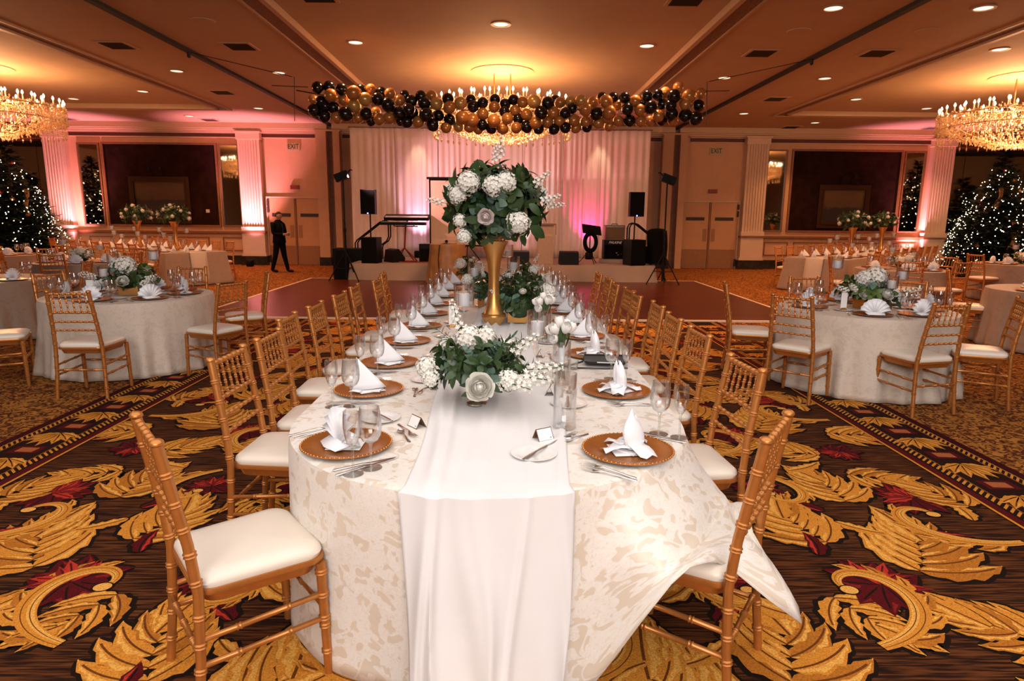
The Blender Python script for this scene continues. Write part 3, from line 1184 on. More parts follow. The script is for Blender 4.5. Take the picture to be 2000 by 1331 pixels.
# ------------------------------------------------------------------ draped tables
def draped(name, label, outline, center, zt, mats, seed, flare=.10, folds=16, amp=.03, hem=.012, lift=None, legs=None, cat='table', group=None, cloth='pale', n=220, rz=0.):
    """a table under a floor-length cloth: outline(u) gives the edge for u in 0..1; the cloth is one draped sheet"""
    r = random.Random(seed)
    t = thing(name, label, cat, (*center, 0), rz, group)
    per = [outline(i / n) for i in range(n)]
    arc = [0.]
    for i in range(n):
        a, b = per[i], per[(i + 1) % n]
        arc.append(arc[-1] + sqrt((a[0] - b[0]) ** 2 + (a[1] - b[1]) ** 2))
    nor = []
    for i in range(n):
        a, b = per[i - 1], per[(i + 1) % n]
        dx, dy = b[0] - a[0], b[1] - a[1]
        l = sqrt(dx * dx + dy * dy)
        nor.append((dy / l, -dx / l))
    ph = [r.uniform(0, 2 * pi) for _ in range(5)]

    def fold(i):
        u = arc[i] / arc[-1] * 2 * pi
        w = .55 * sin(folds * u + ph[0] + 1.3 * sin(3 * u + ph[1])) + .3 * sin(round(folds * 1.7) * u + ph[2]) + .25 * sin(round(folds * .5) * u + ph[3])
        return w
    rows, uvr = [], []
    for k in (.0, .35, .7, .93, .985):
        rows.append([(x * k, y * k, zt) for x, y in per] if k else [(x * .001, y * .001, zt) for x, y in per])
        uvr.append([(x * k, y * k) for x, y in per])
    ntop = len(rows)
    drop = zt - hem
    ND = 16
    rows.append([(x * .998 + n_[0] * .004, y * .998 + n_[1] * .004, zt - .004) for (x, y), n_ in zip(per, nor)])
    uvr.append([(x, y) for x, y in per])
    ntop += 1
    for j in range(1, ND + 1):
        s = j / ND
        row, uv = [], []
        for i in range(n):
            x, y = per[i]
            nx, ny = nor[i]
            w = fold(i)
            o = .008 + flare * s ** 1.3 + amp * w * smooth(.03, .9, s) * (.4 + .6 * s)
            z = zt - drop * s + (.006 * w if j == ND else 0)
            if lift:
                o, z = lift(arc[i] / arc[-1], x, y, s, o, z)
            row.append((x + nx * o, y + ny * o, max(hem * .5, z)))
            uv.append((arc[i], -s * drop))
        rows.append(row)
        uvr.append(uv)
    m = MB()
    m.grid(rows, close=True)
    m.uv = []
    nc = n
    for i in range(len(rows) - 1):
        for j in range(nc):
            j2 = (j + 1) % nc
            if i >= ntop - 1:
                def q(a, b, wrap):
                    u, v = (arc[b] if not wrap else arc[n]), (uvr[a][b][1] if a > ntop - 1 else 0.)
                    return (u + 3.7, v)
                m.uv.append((q(i, j, False), q(i, j2, j2 == 0), q(i + 1, j2, j2 == 0), q(i + 1, j, False)))
            else:
                m.uv.append((uvr[i][j], uvr[i][j2], uvr[i + 1][j2], uvr[i + 1][j]))
    me = m.mesh('tablecloth', mats, 50)
    cl = link('tablecloth', me, None, (*center, 0), rz)
    tag(cl, cloth + ' cloth on the ' + label, 'tablecloth', group and 'cloths of the ' + group)
    sd = cl.modifiers.new('thickness', 'SOLIDIFY')
    sd.thickness = .002
    sd.offset = -1
    top = MB()
    for k, z in ((.0, zt - .008), (.96, zt - .008), (.96, zt - .035), (.0, zt - .035)):
        pass
    top.grid([[(x * k + .0001, y * k, z) for x, y in per] for k, z in ((.01, zt - .010), (.96, zt - .010), (.96, zt - .036), (.01, zt - .036))], close=True)
    top.build('tabletop', M_trim, t)
    for lx, ly in legs or ():
        MB().tube([(lx, ly, 0), (lx, ly, zt - .03)], .02, 8).build('leg', M_black, t)
    return t


def stadium(r, y0, y1):
    """a long table with half-round ends: r wide each side, straight from y0 to y1"""
    L = y1 - y0
    P = 2 * L + 2 * pi * r

    def f(u):
        d = (u % 1.) * P
        if d < pi * r:
            a = pi + d / r
            return (r * cos(a), y0 + r * sin(a))
        d -= pi * r
        if d < L:
            return (r, y0 + d)
        d -= L
        if d < pi * r:
            a = d / r
            return (r * cos(a), y1 + r * sin(a))
        d -= pi * r
        return (-r, y1 - d)
    return f


circle = lambda r: (lambda u: (r * cos(2 * pi * u), r * sin(2 * pi * u)))


def rect(hx, hy, c=.03):
    pts = []
    P = 4 * (hx + hy)

    def f(u):
        d = (u % 1.) * P
        for (ax, ay), (bx, by) in (((-hx, -hy), (hx, -hy)), ((hx, -hy), (hx, hy)), ((hx, hy), (-hx, hy)), ((-hx, hy), (-hx, -hy))):
            l = abs(bx - ax) + abs(by - ay)
            if d <= l:
                return (lerp(ax, bx, d / l), lerp(ay, by, d / l))
            d -= l
        return (-hx, -hy)
    return f


ZT = .725
TC = (-.068, 2.667)                 # centre of the long table's near half-round end
R1c = (.66, 2.13)                   # the chair whose seat holds up a corner of the cloth


def main_lift(u, x, y, s, o, z):
    a = atan2(y, x)                 # table coordinates: the near round end is centred on the origin
    if y > .35:
        return o, z
    g = lambda c, w: math.exp(-((a - radians(c)) / w) ** 2)
    w, w3 = (1. if -54 <= math.degrees(a) <= -24 else (g(-24, .34) if a > -.7 else g(-54, .12))), g(-37.5, .08)
    # over the seat: out, along it, and heaped before the back posts
    if s < .42:
        o2, z2 = .17 * (s / .42) ** 1.2, lerp(ZT, .525, s / .42)
    else:
        k = (s - .42) / .58
        o2, z2 = lerp(.17, .265, k), .515 + .022 * sin(11 * a + 6 * k) - .012 * k
    # the corner that slips through between the posts and hangs behind the chair
    if s > .5:
        k = (s - .5) / .5
        o2, z2 = lerp(o2, .22 + .28 * k, w3), lerp(z2, .53 - .24 * k ** 2, w3)
    o, z = lerp(o, o2, w), lerp(z, z2, w)
    return o, z


long_table = draped('banquet_table', 'long banquet table with rounded ends', stadium(.80, 0, 5.4), TC, ZT, M_damask, 4,
                    flare=.026, folds=23, amp=.034, lift=main_lift, cloth='ivory damask', n=440, legs=[(sx * .45, y) for sx in (-1, 1) for y in (-.2, 1.7, 3.6, 5.4)])

# the white runner: along the whole table and down over the near end to the floor
def runner_maker():
    m = MB()
    rows = []
    yf = TC[1] - .80 - .022
    hw = .245
    xc = -.055
    nx = 72
    rr = random.Random(8)
    pl = [(rr.uniform(-1, 1), rr.uniform(.05, .11), rr.uniform(.6, 1.2)) for _ in range(9)]

    def crease(u, k):
        h = 0
        for c, w, a in pl:
            d = (u - c - .12 * sin(k * 1.3 + c * 5)) / w
            h += a * math.exp(-d * d)
        return h
    path = []
    for j in range(15):                                           # up the front
        z = .03 + (ZT - .03) * j / 14
        path.append((0, z))
    path2 = [.03, .08, .16, .3, .5, .75, 1.0, 1.3, 1.6, 2.0, 2.4, 2.8, 3.2, 3.7, 4.2, 4.7, 5.2, 5.7, 6.2, 6.6]
    for k, (d, z) in enumerate(path):
        s = 1 - z / ZT
        row = []
        for i in range(nx + 1):
            u = i / nx * 2 - 1
            x = xc + u * (hw + .02 * (1 - s)) + .012 * sin(7 * u + 3 * s)
            dx = x - TC[0]
            yb = TC[1] - sqrt(max(.01, .80 ** 2 - dx * dx))       # follows the round end
            o = .024 + .055 * s ** 1.3 + .028 * s + .022 * crease(u, s * 2) * (.35 + .65 * smooth(0, .5, s)) + .014 * smooth(.1, 1, s) * sin(9.5 * u + .8 * sin(3 * s))
            row.append((x, yb - o, z))
        rows.append(row)
    for d in path2:
        row = []
        hwd = hw + .015 + .03 * math.exp(-((d - 1.0) / .5) ** 2) - .05 * smooth(1.8, 3.2, d)
        for i in range(nx + 1):
            u = i / nx * 2 - 1
            dx = xc + u * hwd - TC[0]
            yb = TC[1] - sqrt(max(.01, .80 ** 2 - dx * dx))
            bunch = smooth(1.9, 2.6, d)
            y = lerp(yb, yf, smooth(0, .9, d)) + d
            z = ZT + .004 + .012 * crease(u, d) * (.5 + .5 * smooth(0, .4, d)) * (1 + 1.0 * bunch)
            row.append((xc + .0 * d + u * hwd + .02 * sin(2.2 * d), y, z))
        rows.append(row)
    m.grid(rows)
    o = m.build('table_runner', M_sheer, smooth=60)
    md = o.modifiers.new('thickness', 'SOLIDIFY')
    md.thickness = .0015
    return tag(o, 'sheer white runner along the long table, its end hanging to the floor', 'table runner')


runner_maker()

# ------------------------------------------------------------------ tableware
def one(name, cat, m, mats, sm=True):
    def mk(label):
        return tag(m().build(name, mats, smooth=sm), label, cat)
    return Proto(mk)


def charger_mb():
    m = MB()
    m.lathe([(0, .006), (.105, .006), (.115, .009), (.150, .015), (.163, .017), (.166, .0155), (.164, .012)], seg=48)
    m.lathe([(.164, .012), (.12, .001), (0, .0005)], seg=48, mi=1)
    for k in range(64):
        a = 2 * pi * k / 64
        m.ball((.1615 * cos(a), .1615 * sin(a), .0168), .0032, 6, 4)
    return m


P_charger = one('charger_plate', 'plate', charger_mb, [M_charger, M_under])
P_charger_far = one('charger_plate', 'plate', lambda: MB().lathe([(0, .006), (.105, .006), (.150, .015), (.166, .0165), (.164, .012)], seg=28).lathe([(.164, .012), (.12, .001), (0, .0005)], seg=28, mi=1), [M_charger, M_under])
P_bread = one('bread_plate', 'plate', lambda: MB().lathe([(0, .004), (.048, .004), (.055, .006), (.080, .012), (.083, .0115), (.08, .009), (.05, .001), (0, .0005)], seg=36), M_china)


def card_mb():
    m = MB()
    m.box(-.062, .062, -.062, .062, 0, .0012)
    return m


P_menu = one('menu_card', 'card', card_mb, M_card, False)


def placecard_mb():
    m = MB()
    for s in (-1, 1):
        M = Matrix.Translation((0, s * .0235, 0)) @ Matrix.Rotation(s * radians(28), 4, 'X')
        m.box(-.035, .035, -.0006, .0006, .0, .05, 1, M)
        m.box(-.032, .032, s * .0006, s * .0012, .003, .047, 0, M)
        m.box(.020, .024, s * .0012, s * .0016, .008, .013, 1, M)
    return m


P_place = one('place_card', 'card', placecard_mb, [M_card, M_cardbrown], False)


def blade_strip(m, prof, z0=.0012, th=.0022):
    """a flat piece of cutlery along +Y from (half width, y, height) stations"""
    rows = []
    for w, y, h in prof:
        rows.append([(-w, y, z0 + h), (-w * .5, y, z0 + h + th), (w * .5, y, z0 + h + th), (w, y, z0 + h), (0, y, z0 + h - .001)])
    m.grid(rows, close=True)
    return m


def fork_mb():
    m = MB()
    blade_strip(m, [(.004, -.10, 0), (.0075, -.095, 0), (.0065, -.07, .001), (.0035, -.03, .004), (.003, .02, .008), (.007, .034, .006), (.0115, .045, .003), (.012, .055, .003)])
    for k in range(4):
        x = -.0096 + k * .0064
        m.tube([(x, .054, .006), (x, .075, .006), (x, .098, .010)], [.002, .0018, .0008], 5)
    return m


def knife_mb():
    m = MB()
    blade_strip(m, [(.003, -.115, .001), (.0075, -.11, .001), (.007, -.06, .002), (.0055, -.01, .003), (.006, -.004, .002), (.009, .02, .0005), (.0095, .07, .0005), (.006, .105, .0005), (.001, .118, .0005)])
    return m


def spoon_mb():
    m = MB()
    blade_strip(m, [(.003, -.08, 0), (.0065, -.075, 0), (.0055, -.05, .001), (.003, -.01, .005), (.003, .022, .006)])
    rows = []
    for i in range(9):
        t = i / 8
        w = .0155 * sin(pi * min(1, .1 + t * .9)) ** .6
        y = .02 + t * .05
        rows.append([(w * cos(a), y, .0075 - .006 * sin(a) * sin(pi * t) ** .5 + .001) for a in [pi * k / 8 for k in range(9)]])
    m.grid(rows)
    return m


P_fork = one('dinner_fork', 'fork', fork_mb, M_silver)
P_knife = one('dinner_knife', 'knife', knife_mb, M_silver)
P_spoon = one('dessert_spoon', 'spoon', spoon_mb, M_silver)


def bknife_mb():
    return blade_strip(MB(), [(.003, -.085, .001), (.006, -.08, .001), (.0055, -.03, .002), (.005, 0, .002), (.0085, .02, .0005), (.009, .06, .0005), (.004, .085, .0005)])


P_bknife = one('butter_knife', 'knife', bknife_mb, M_silver)


def glass_maker(name, cat, bowl, stem, foot, seg=24):
    def mk(label):
        t = thing(name, label, cat)
        MB().lathe(bowl, seg=seg).build('bowl', M_glass, t)
        MB().lathe(stem, seg=10).build('stem', M_glass_b, t)
        MB().lathe(foot, seg=seg).build('foot', M_glass_b, t)
        return t
    return Proto(mk)


P_flute = glass_maker('champagne_flute', 'glass', [(0, .095), (.008, .097), (.018, .11), (.025, .135), (.0285, .165), (.0275, .195), (.0255, .212), (.0245, .212), (.0265, .195), (.0275, .165), (.024, .136), (.016, .112), (0, .10)],
                      [(.004, .006), (.0038, .05), (.0045, .085), (.008, .097)], [(0, .0005), (.033, .0005), (.034, .002), (.02, .004), (.004, .008)])
P_wine = glass_maker('wine_glass', 'glass', [(0, .088), (.010, .090), (.027, .10), (.036, .118), (.0395, .14), (.038, .17), (.0345, .198), (.0325, .214), (.0316, .214), (.0335, .198), (.037, .17), (.0385, .14), (.035, .119), (.026, .102), (0, .093)],
                     [(.0045, .006), (.004, .045), (.005, .078), (.010, .090)], [(0, .0005), (.036, .0005), (.037, .002), (.02, .004), (.0045, .008)])


# napkins
def pyramid_mb():
    m = MB()
    A, F = Vector((0, -.045, .155)), Vector((0, .095, .012))
    for s in (-1, 1):
        B = Vector((s * .062, -.055, .006))
        rows = []
        for i in range(7):
            t = i / 6
            a, b = A.lerp(B, t), A.lerp(F, t)
            row = []
            for j in range(7):
                p = a.lerp(b, j / 6)
                p = p + Vector((s * .010 * sin(pi * j / 6) * t, 0, .0))
                row.append(p)
            rows.append(row)
        m.grid(rows)
        C = Vector((0, -.02, .006))
        m.add([A, B, C], [(0, 1, 2)])
        m.add([B, F, C], [(0, 1, 2)])
        # loose fold spreading from the foot
        m.grid([[B + Vector((s * .02 * k, -.012 * k + .05 * j / 4, .004 * (1 - k) + .003 * sin(j))) for j in range(5)] for k in (0, .5, 1)])
    m.box(-.055, .055, -.04, .075, .0, .006)
    return m


def fan_mb():
    m = MB()
    n = 18
    rows = [[], [], []]
    for i in range(n + 1):
        a = radians(8 + 164 * i / n)
        d = .014 if i % 2 else -.014
        for k, rr in ((0, .012), (1, .075), (2, .135 - .008 * abs(i - n / 2) / n * 2)):
            rows[k].append((rr * cos(a), d * rr / .13 + .012 - .10 * (rr * sin(a)) * .35, rr * sin(a) + .008))
    m.grid(rows)
    m.grid([[(p[0] * .98, p[1] + .006, p[2] * .98) for p in r] for r in rows])
    # folded foot flaps that hold it up
    m.grid([[(-.075, -.035, .004), (0, -.055, .006), (.075, -.035, .004)], [(-.085, .0, .022), (0, -.01, .03), (.085, .0, .022)], [(-.07, .06, .004), (0, .075, .005), (.07, .06, .004)]])
    m.box(-.06, .06, -.03, .05, .0, .007)
    return m


def bud_mb():
    m = MB()
    rows = []
    for i in range(9):
        t = i / 8
        r = .046 * (sin(pi * (.22 + .74 * t)) ** .7)
        row = []
        for k in range(20):
            a = 2 * pi * k / 20
            q = r * (1 - .22 * math.exp(-((a - pi * 1.5) / .16) ** 2)) * (1 + .05 * sin(3 * a + 4 * t))
            row.append((q * cos(a) * 1.05, q * sin(a) * .62 - .02 * t + .015, .012 + .125 * t + .012 * t * sin(a * 2)))
        rows.append(row)
    m.grid(rows, close=True)
    m.add([(0, -.005, .15), (.012, -.002, .132), (-.012, -.002, .132), (0, .01, .13)], [(0, 1, 2), (0, 2, 3), (0, 3, 1)])
    for a0 in (200, 270, 335, 80):
        a = radians(a0)
        d = Vector((cos(a), sin(a), 0))
        e = Vector((-sin(a), cos(a), 0))
        m.grid([[d * q * .11 + e * (k - 1) * .045 * (1 - q * .45) + Vector((0, 0, .03 * (1 - q) ** 1.5 + .006 + .008 * sin(k * 2 + q * 6))) for k in range(3)] for q in (0, .25, .5, .75, 1.)])
    m.box(-.05, .05, -.05, .05, .0, .006)
    return m


def napkin(nm, mbf):
    def mk(label):
        o = mbf().build('folded_napkin', M_napkin, smooth=30)
        md = o.modifiers.new('thickness', 'SOLIDIFY')
        md.thickness = .0015
        return tag(o, label, 'napkin')
    return Proto(mk)


P_pyr, P_fan, P_bud = napkin('p', pyramid_mb), napkin('f', fan_mb), napkin('b', bud_mb)


def setting(px, py, f, where, full=2, nap=None, key='', z=ZT + .0022, jit=0., napname=None):
    """lay one place: f points from the diner to the middle of the table; `where` names the place in labels"""
    n = sqrt(f[0] ** 2 + f[1] ** 2)
    f = (f[0] / n, f[1] / n)
    r = (f[1], -f[0])
    rz = face_rz(f)
    at = lambda a, b, dz=0: (px + f[0] * a + r[0] * b, py + f[1] * a + r[1] * b, z + dz)
    g = lambda k: k + key
    rj = random.Random(int(px * 991 + py * 577))
    j = lambda s=.012: rj.uniform(-s, s)
    (P_charger if full >= 2 else P_charger_far).put(at(0, 0), rj.uniform(0, 6), 'copper charger plate at the ' + where, g('charger plates'))
    nk = nap or P_pyr
    nm = {id(P_pyr): 'pyramid', id(P_fan): 'fan', id(P_bud): 'bud'}[id(nk)]
    nk.put(at(-.01, j(), .0105), rz + rj.uniform(-.35, .35) + (pi if nk is not P_pyr else 0), 'white %s folded napkin at the %s' % (nm, where), g('folded napkins'))
    if full >= 1:
        P_wine.put(at(-.02 + j(), .245 + j()), 0, 'wine glass at the ' + where + ('' if len(where.split()) > 12 else ''), g('wine glasses'))
        P_flute.put(at(-.10 + j(), .25 + j()), 0, 'champagne flute at the ' + where, g('champagne flutes'))
        P_bread.put(at(.24 + j(), -.215 + j()), 0, 'white bread plate at the ' + where, g('bread plates'))
    if full >= 2:
        P_menu.put(at(0, 0, .0088), rz + pi / 4 + rj.uniform(-.3, .3), 'square white menu card under the napkin at the ' + where, g('menu cards'))
        P_bknife.put(at(.245, -.21, .0125), rz + pi / 2 + rj.uniform(-.25, .25), 'butter knife on the bread plate at the ' + where, g('butter knives'))
    if full >= 1:
        P_knife.put(at(-.02, .195), rz + j(.1), 'dinner knife at the ' + where, g('dinner knives'))
        P_fork.put(at(-.02, -.195), rz + j(.1), 'dinner fork at the ' + where, g('dinner forks'))
    if full >= 2:
        P_knife.put(at(-.03, .217), rz + j(.1), 'outer salad knife at the ' + where, g('salad knives'))
        P_fork.put(at(-.03, -.225), rz + j(.1), 'outer salad fork at the ' + where, g('salad forks'))
        P_spoon.put(at(.215, .02), rz + pi / 2 + j(.25), 'dessert spoon above the charger at the ' + where, g('dessert spoons'))
    if full >= 3:
        P_fork.put(at(.25, -.02), rz - pi / 2 + j(.25), 'dessert fork above the charger at the ' + where, g('dessert forks'))
        P_place.put(at(.31, -.05), rz + j(.5), 'brown edged place card at the ' + where, g('place cards'))


# chairs and places down the long table
CG = 'gilt chairs along the long table'
LEFT = [(2.055, -.88, (.79, .61)), (3.0, -1.045, (1, -.04)), (3.5, -1.03, (1, 0)), (4.15, -1.14, (1, .02)), (4.73, -1.13, (1, 0)), (5.38, -1.12, (1, -.03)), (6.02, -1.14, (1, .03)), (6.6, -1.05, (1, 0)), (7.4, -1.13, (1, .06))]
RIGHT = [(2.10, .64, (-.83, .55)), (2.86, .83, (-1, -.08)), (3.69, .86, (-1, -.04)), (4.28, .86, (-1, 0)), (4.89, .89, (-1, 0)), (5.5, .85, (-1, .02)), (5.9, .865, (-1, -.05)), (6.41, .82, (-1, .03)), (6.97, .84, (-1, 0)), (7.57, .82, (-1, -.02))]
for side, rows, tail in (('left', LEFT, ''), ('right', RIGHT, '')):
    for i, (y, x, f) in enumerate(rows):
        extra = {('left', 0): 'gilt chiavari chair with its whole ivory seat showing, nearest at the long table\'s left',
                 ('right', 0): 'gilt chiavari chair with ivory tablecloth draped over its seat, nearest right'}.get((side, i))
        chair(x, y, f, extra or 'gilt chiavari chair, %s from the near end on the long table\'s %s side' % (ordn(i), side), CG)
PL = [(2.19, -.555, (.79, .61)), (2.93, -.63, (1, 0)), (3.5, -.635, (1, 0)), (4.13, -.64, (1, 0)), (4.72, -.63, (1, 0)), (5.34, -.635, (1, 0)), (5.95, -.64, (1, 0)), (6.55, -.63, (1, 0)), (7.2, -.63, (1, 0)), (7.8, -.6, (1, -.2))]
PR = [(2.15, .425, (-.83, .55)), (2.94, .515, (-1, 0)), (3.76, .51, (-1, 0)), (4.36, .515, (-1, 0)), (4.95, .51, (-1, 0)), (5.52, .50, (-1, 0)), (6.05, .50, (-1, 0)), (6.55, .5, (-1, 0)), (7.1, .5, (-1, 0)), (7.7, .48, (-1, -.2))]
for side, rows in (('left', PL), ('right', PR)):
    for i, (y, x, f) in enumerate(rows):
        nap = P_pyr
        if side == 'left' and i == 0:
            nap = P_fan
        if side == 'right' and i < 3:
            nap = P_bud
        setting(x, y, f, '%s %s place along the long table' % (ordn(i), side), 3 if i < 4 else (2 if i < 7 else 1), nap, ' on the long table')
# ------------------------------------------------------------------ flowers
def hydrangea_mesh(R, n, seed):
    r = random.Random(seed)
    m = MB()
    m.ball((0, 0, 0), R * .80, 12, 7)
    for i in range(n):
        z = 1 - 1.75 * (i + .5) / n
        a = i * 2.39996
        q = sqrt(max(0, 1 - z * z))
        d = Vector((q * cos(a), q * sin(a), z))
        c = d * R * r.uniform(.84, 1.12) * (1 + .10 * sin(5 * a) * q)
        u = d.orthogonal().normalized()
        u.rotate(Matrix.Rotation(r.uniform(0, 6), 3, d))
        w = d.cross(u)
        s = R * .26 * r.uniform(.85, 1.15)
        for k in range(4):
            b = k * pi / 2
            e = u * cos(b) + w * sin(b)
            g = u * -sin(b) + w * cos(b)
            lift = d * s * r.uniform(.1, .4)
            m.add([c, c + e * s * .38 + g * s * .40 + lift * .4, c + e * s * .82 + g * s * .40 + lift * .8, c + e * s * 1.05 + lift, c + e * s * .82 - g * s * .40 + lift * .8, c + e * s * .38 - g * s * .40 + lift * .4], [(0, 1, 2, 3), (0, 3, 4, 5)])
    return m


def rose_mesh(R, seed):
    """cupped petals set in rings round a furled heart, each with its lip turned out"""
    r = random.Random(seed)
    m = MB()
    m.ball((0, 0, R * .36), R * .22, 12, 8, sz=1.5)
    for ring, (n, th, rad) in enumerate(((3, 12, .46), (4, 27, .57), (4, 42, .68), (5, 57, .79), (5, 71, .89), (6, 86, 1.0))):
        for k in range(n):
            ph = 2 * pi * k / n + ring * .7 + r.uniform(-.15, .15)
            wd = 2 * pi / n * .66
            t0 = th + r.uniform(-4, 4)
            rows = []
            f1, f2 = r.uniform(0, 6), r.uniform(.6, 1.5)
            for i in range(7):
                v = i / 6
                row = []
                for j in range(9):
                    u = j / 8 * 2 - 1
                    pol = radians(min(165, t0 + (1 - v) * 62) + 7 * u * u * v)
                    q = R * (rad * (.72 + .20 * v) + (.10 + .05 * ring / 4) * f2 * v ** 4 * (1 - .25 * u * u) + .045 * v ** 3 * sin(3.2 * u + f1))
                    az = ph + u * wd * (.55 + .45 * sin(pi * min(1, .25 + .6 * v)))
                    row.append((q * sin(pol) * cos(az), q * sin(pol) * sin(az), R * .15 + q * cos(pol)))
                rows.append(row)
            m.grid(rows)
    return m


def tulip_mesh(R, seed):
    m = MB()
    for ring, (rad, off) in enumerate(((.85, 0), (1., pi / 3))):
        for k in range(3):
            a0 = 2 * pi * k / 3 + off + seed
            rows = []
            for i in range(7):
                t = i / 6
                row = []
                for j in range(7):
                    s = j / 6 * 2 - 1
                    a = a0 + s * 1.05 * sin(pi * (.15 + .72 * t))
                    q = R * rad * sin(pi * (.10 + .62 * t)) * 1.0
                    row.append((q * cos(a), q * sin(a), R * 2.3 * t * (1 - .06 * s * s)))
                rows.append(row)
            m.grid(rows)
    return m


def leaf(m, base, d, up, L, Wd, curl=.25, mi=0, tip=1.):
    d = d.normalized()
    sd = d.cross(up)
    sd = sd.normalized() if sd.length > 1e-4 else d.orthogonal().normalized()
    nn = sd.cross(d)
    rows = []
    for i in range(6):
        t = i / 5
        w = Wd * .5 * sin(pi * (.06 + .94 * t ** (.85 * tip))) ** .8
        c = base + d * (L * t) - nn * (curl * L * t * t)
        rows.append([c - sd * w + nn * (.18 * w), c, c + sd * w + nn * (.18 * w)])
    m.grid(rows, mi)


def spray_mesh(kind, seed):
    """a cut stem with its leaves, growing along +Z from the origin, about 16 cm long"""
    r = random.Random(seed)
    m = MB()
    L = .16
    bend = r.uniform(-.3, .3)
    pt = lambda t: Vector((bend * L * t * t, .1 * L * t * sin(3 * t), L * t))
    m.tube([pt(k / 5) for k in range(6)], [.0022 * (1 - .6 * k / 5) for k in range(6)], 5, 1)
    if kind == 'broad':
        for i in range(8):
            t = .22 + .78 * i / 7
            a = i * 2.4 + r.uniform(-.4, .4)
            d = Vector((cos(a), sin(a), .55 + .5 * t))
            leaf(m, pt(t), d, Vector((0, 0, 1)), .078 * r.uniform(.8, 1.15), .044 * r.uniform(.85, 1.1), r.uniform(.1, .5))
    elif kind == 'round':
        for i in range(10):
            t = .15 + .85 * i / 9
            a = (i % 2) * pi + r.uniform(-.6, .6)
            d = Vector((cos(a), sin(a), .3))
            leaf(m, pt(t), d, Vector((0, 0, 1)), .048 * r.uniform(.7, 1.1), .046 * r.uniform(.8, 1.1), .1, tip=.8)
    elif kind == 'fine':
        for i in range(18):
            t = .12 + .88 * i / 17
            a = (i % 2) * pi + r.uniform(-.7, .7)
            d = Vector((cos(a), sin(a), .9))
            leaf(m, pt(t), d, Vector((0, 0, 1)), .046 * r.uniform(.7, 1.15), .011, .25)
    return m


def stock_mesh(seed):
    """a stem set with small open white blossoms"""
    r = random.Random(seed)
    m = MB()
    m.tube([(0, 0, 0), (.004, 0, .07), (0, .004, .15)], .002, 5, 1)
    for i in range(30):
        z = .035 + .12 * i / 29
        a = i * 2.4
        q = .021 * (1 - .6 * i / 29) * r.uniform(.6, 1.15)
        c = Vector((q * cos(a), q * sin(a), z))
        d = Vector((cos(a), sin(a), .6)).normalized()
        u = d.orthogonal().normalized()
        w = d.cross(u)
        for k in range(5):
            b = k * 2 * pi / 5
            e, g = u * cos(b) + w * sin(b), w * cos(b) - u * sin(b)
            s = .0125 * (1 - .45 * i / 29)
            m.add([c, c + e * s * .55 + g * s * .36 + d * .004, c + e * s * .95 + g * s * .22 + d * .006, c + e * s * .95 - g * s * .22 + d * .006, c + e * s * .55 - g * s * .36 + d * .004], [(0, 1, 2, 3, 4)])
    return m


ME_hyd = [hydrangea_mesh(.075, 84, k).mesh('hydrangea', M_petal, 30) for k in range(2)]
ME_rose = [rose_mesh(.045, k).mesh('rose', M_petal, 60) for k in range(2)]
ME_blush = rose_mesh(.048, 7).mesh('rose', M_blush, 60)
ME_tulip = tulip_mesh(.024, .3).mesh('tulip', M_tulip, 60)
ME_stock = stock_mesh(3).mesh('stock_flower', [M_petal, M_stem], 30)
ME_broad = [spray_mesh('broad', k).mesh('leaf_spray', [M_leaf, M_stem], 60) for k in range(4)]
ME_bright = [spray_mesh('broad', 9 + k).mesh('leaf_spray', [M_leaf3, M_stem], 60) for k in range(2)]
ME_round = [spray_mesh('round', k).mesh('eucalyptus_spray', [M_leaf2, M_stem], 60) for k in range(3)]
ME_fine = [spray_mesh('fine', k).mesh('fine_leaf_spray', [M_leaf, M_stem], 60) for k in range(3)]
ME_farhyd = hydrangea_mesh(.075, 26, 5).mesh('hydrangea', M_petal, 30)


def aim(d, roll=0.):
    """euler angles that turn local +Z to d"""
    q = Vector((0, 0, 1)).rotation_difference(Vector(d).normalized())
    from mathutils import Quaternion
    return (q @ Quaternion((0, 0, 1), roll)).to_euler()


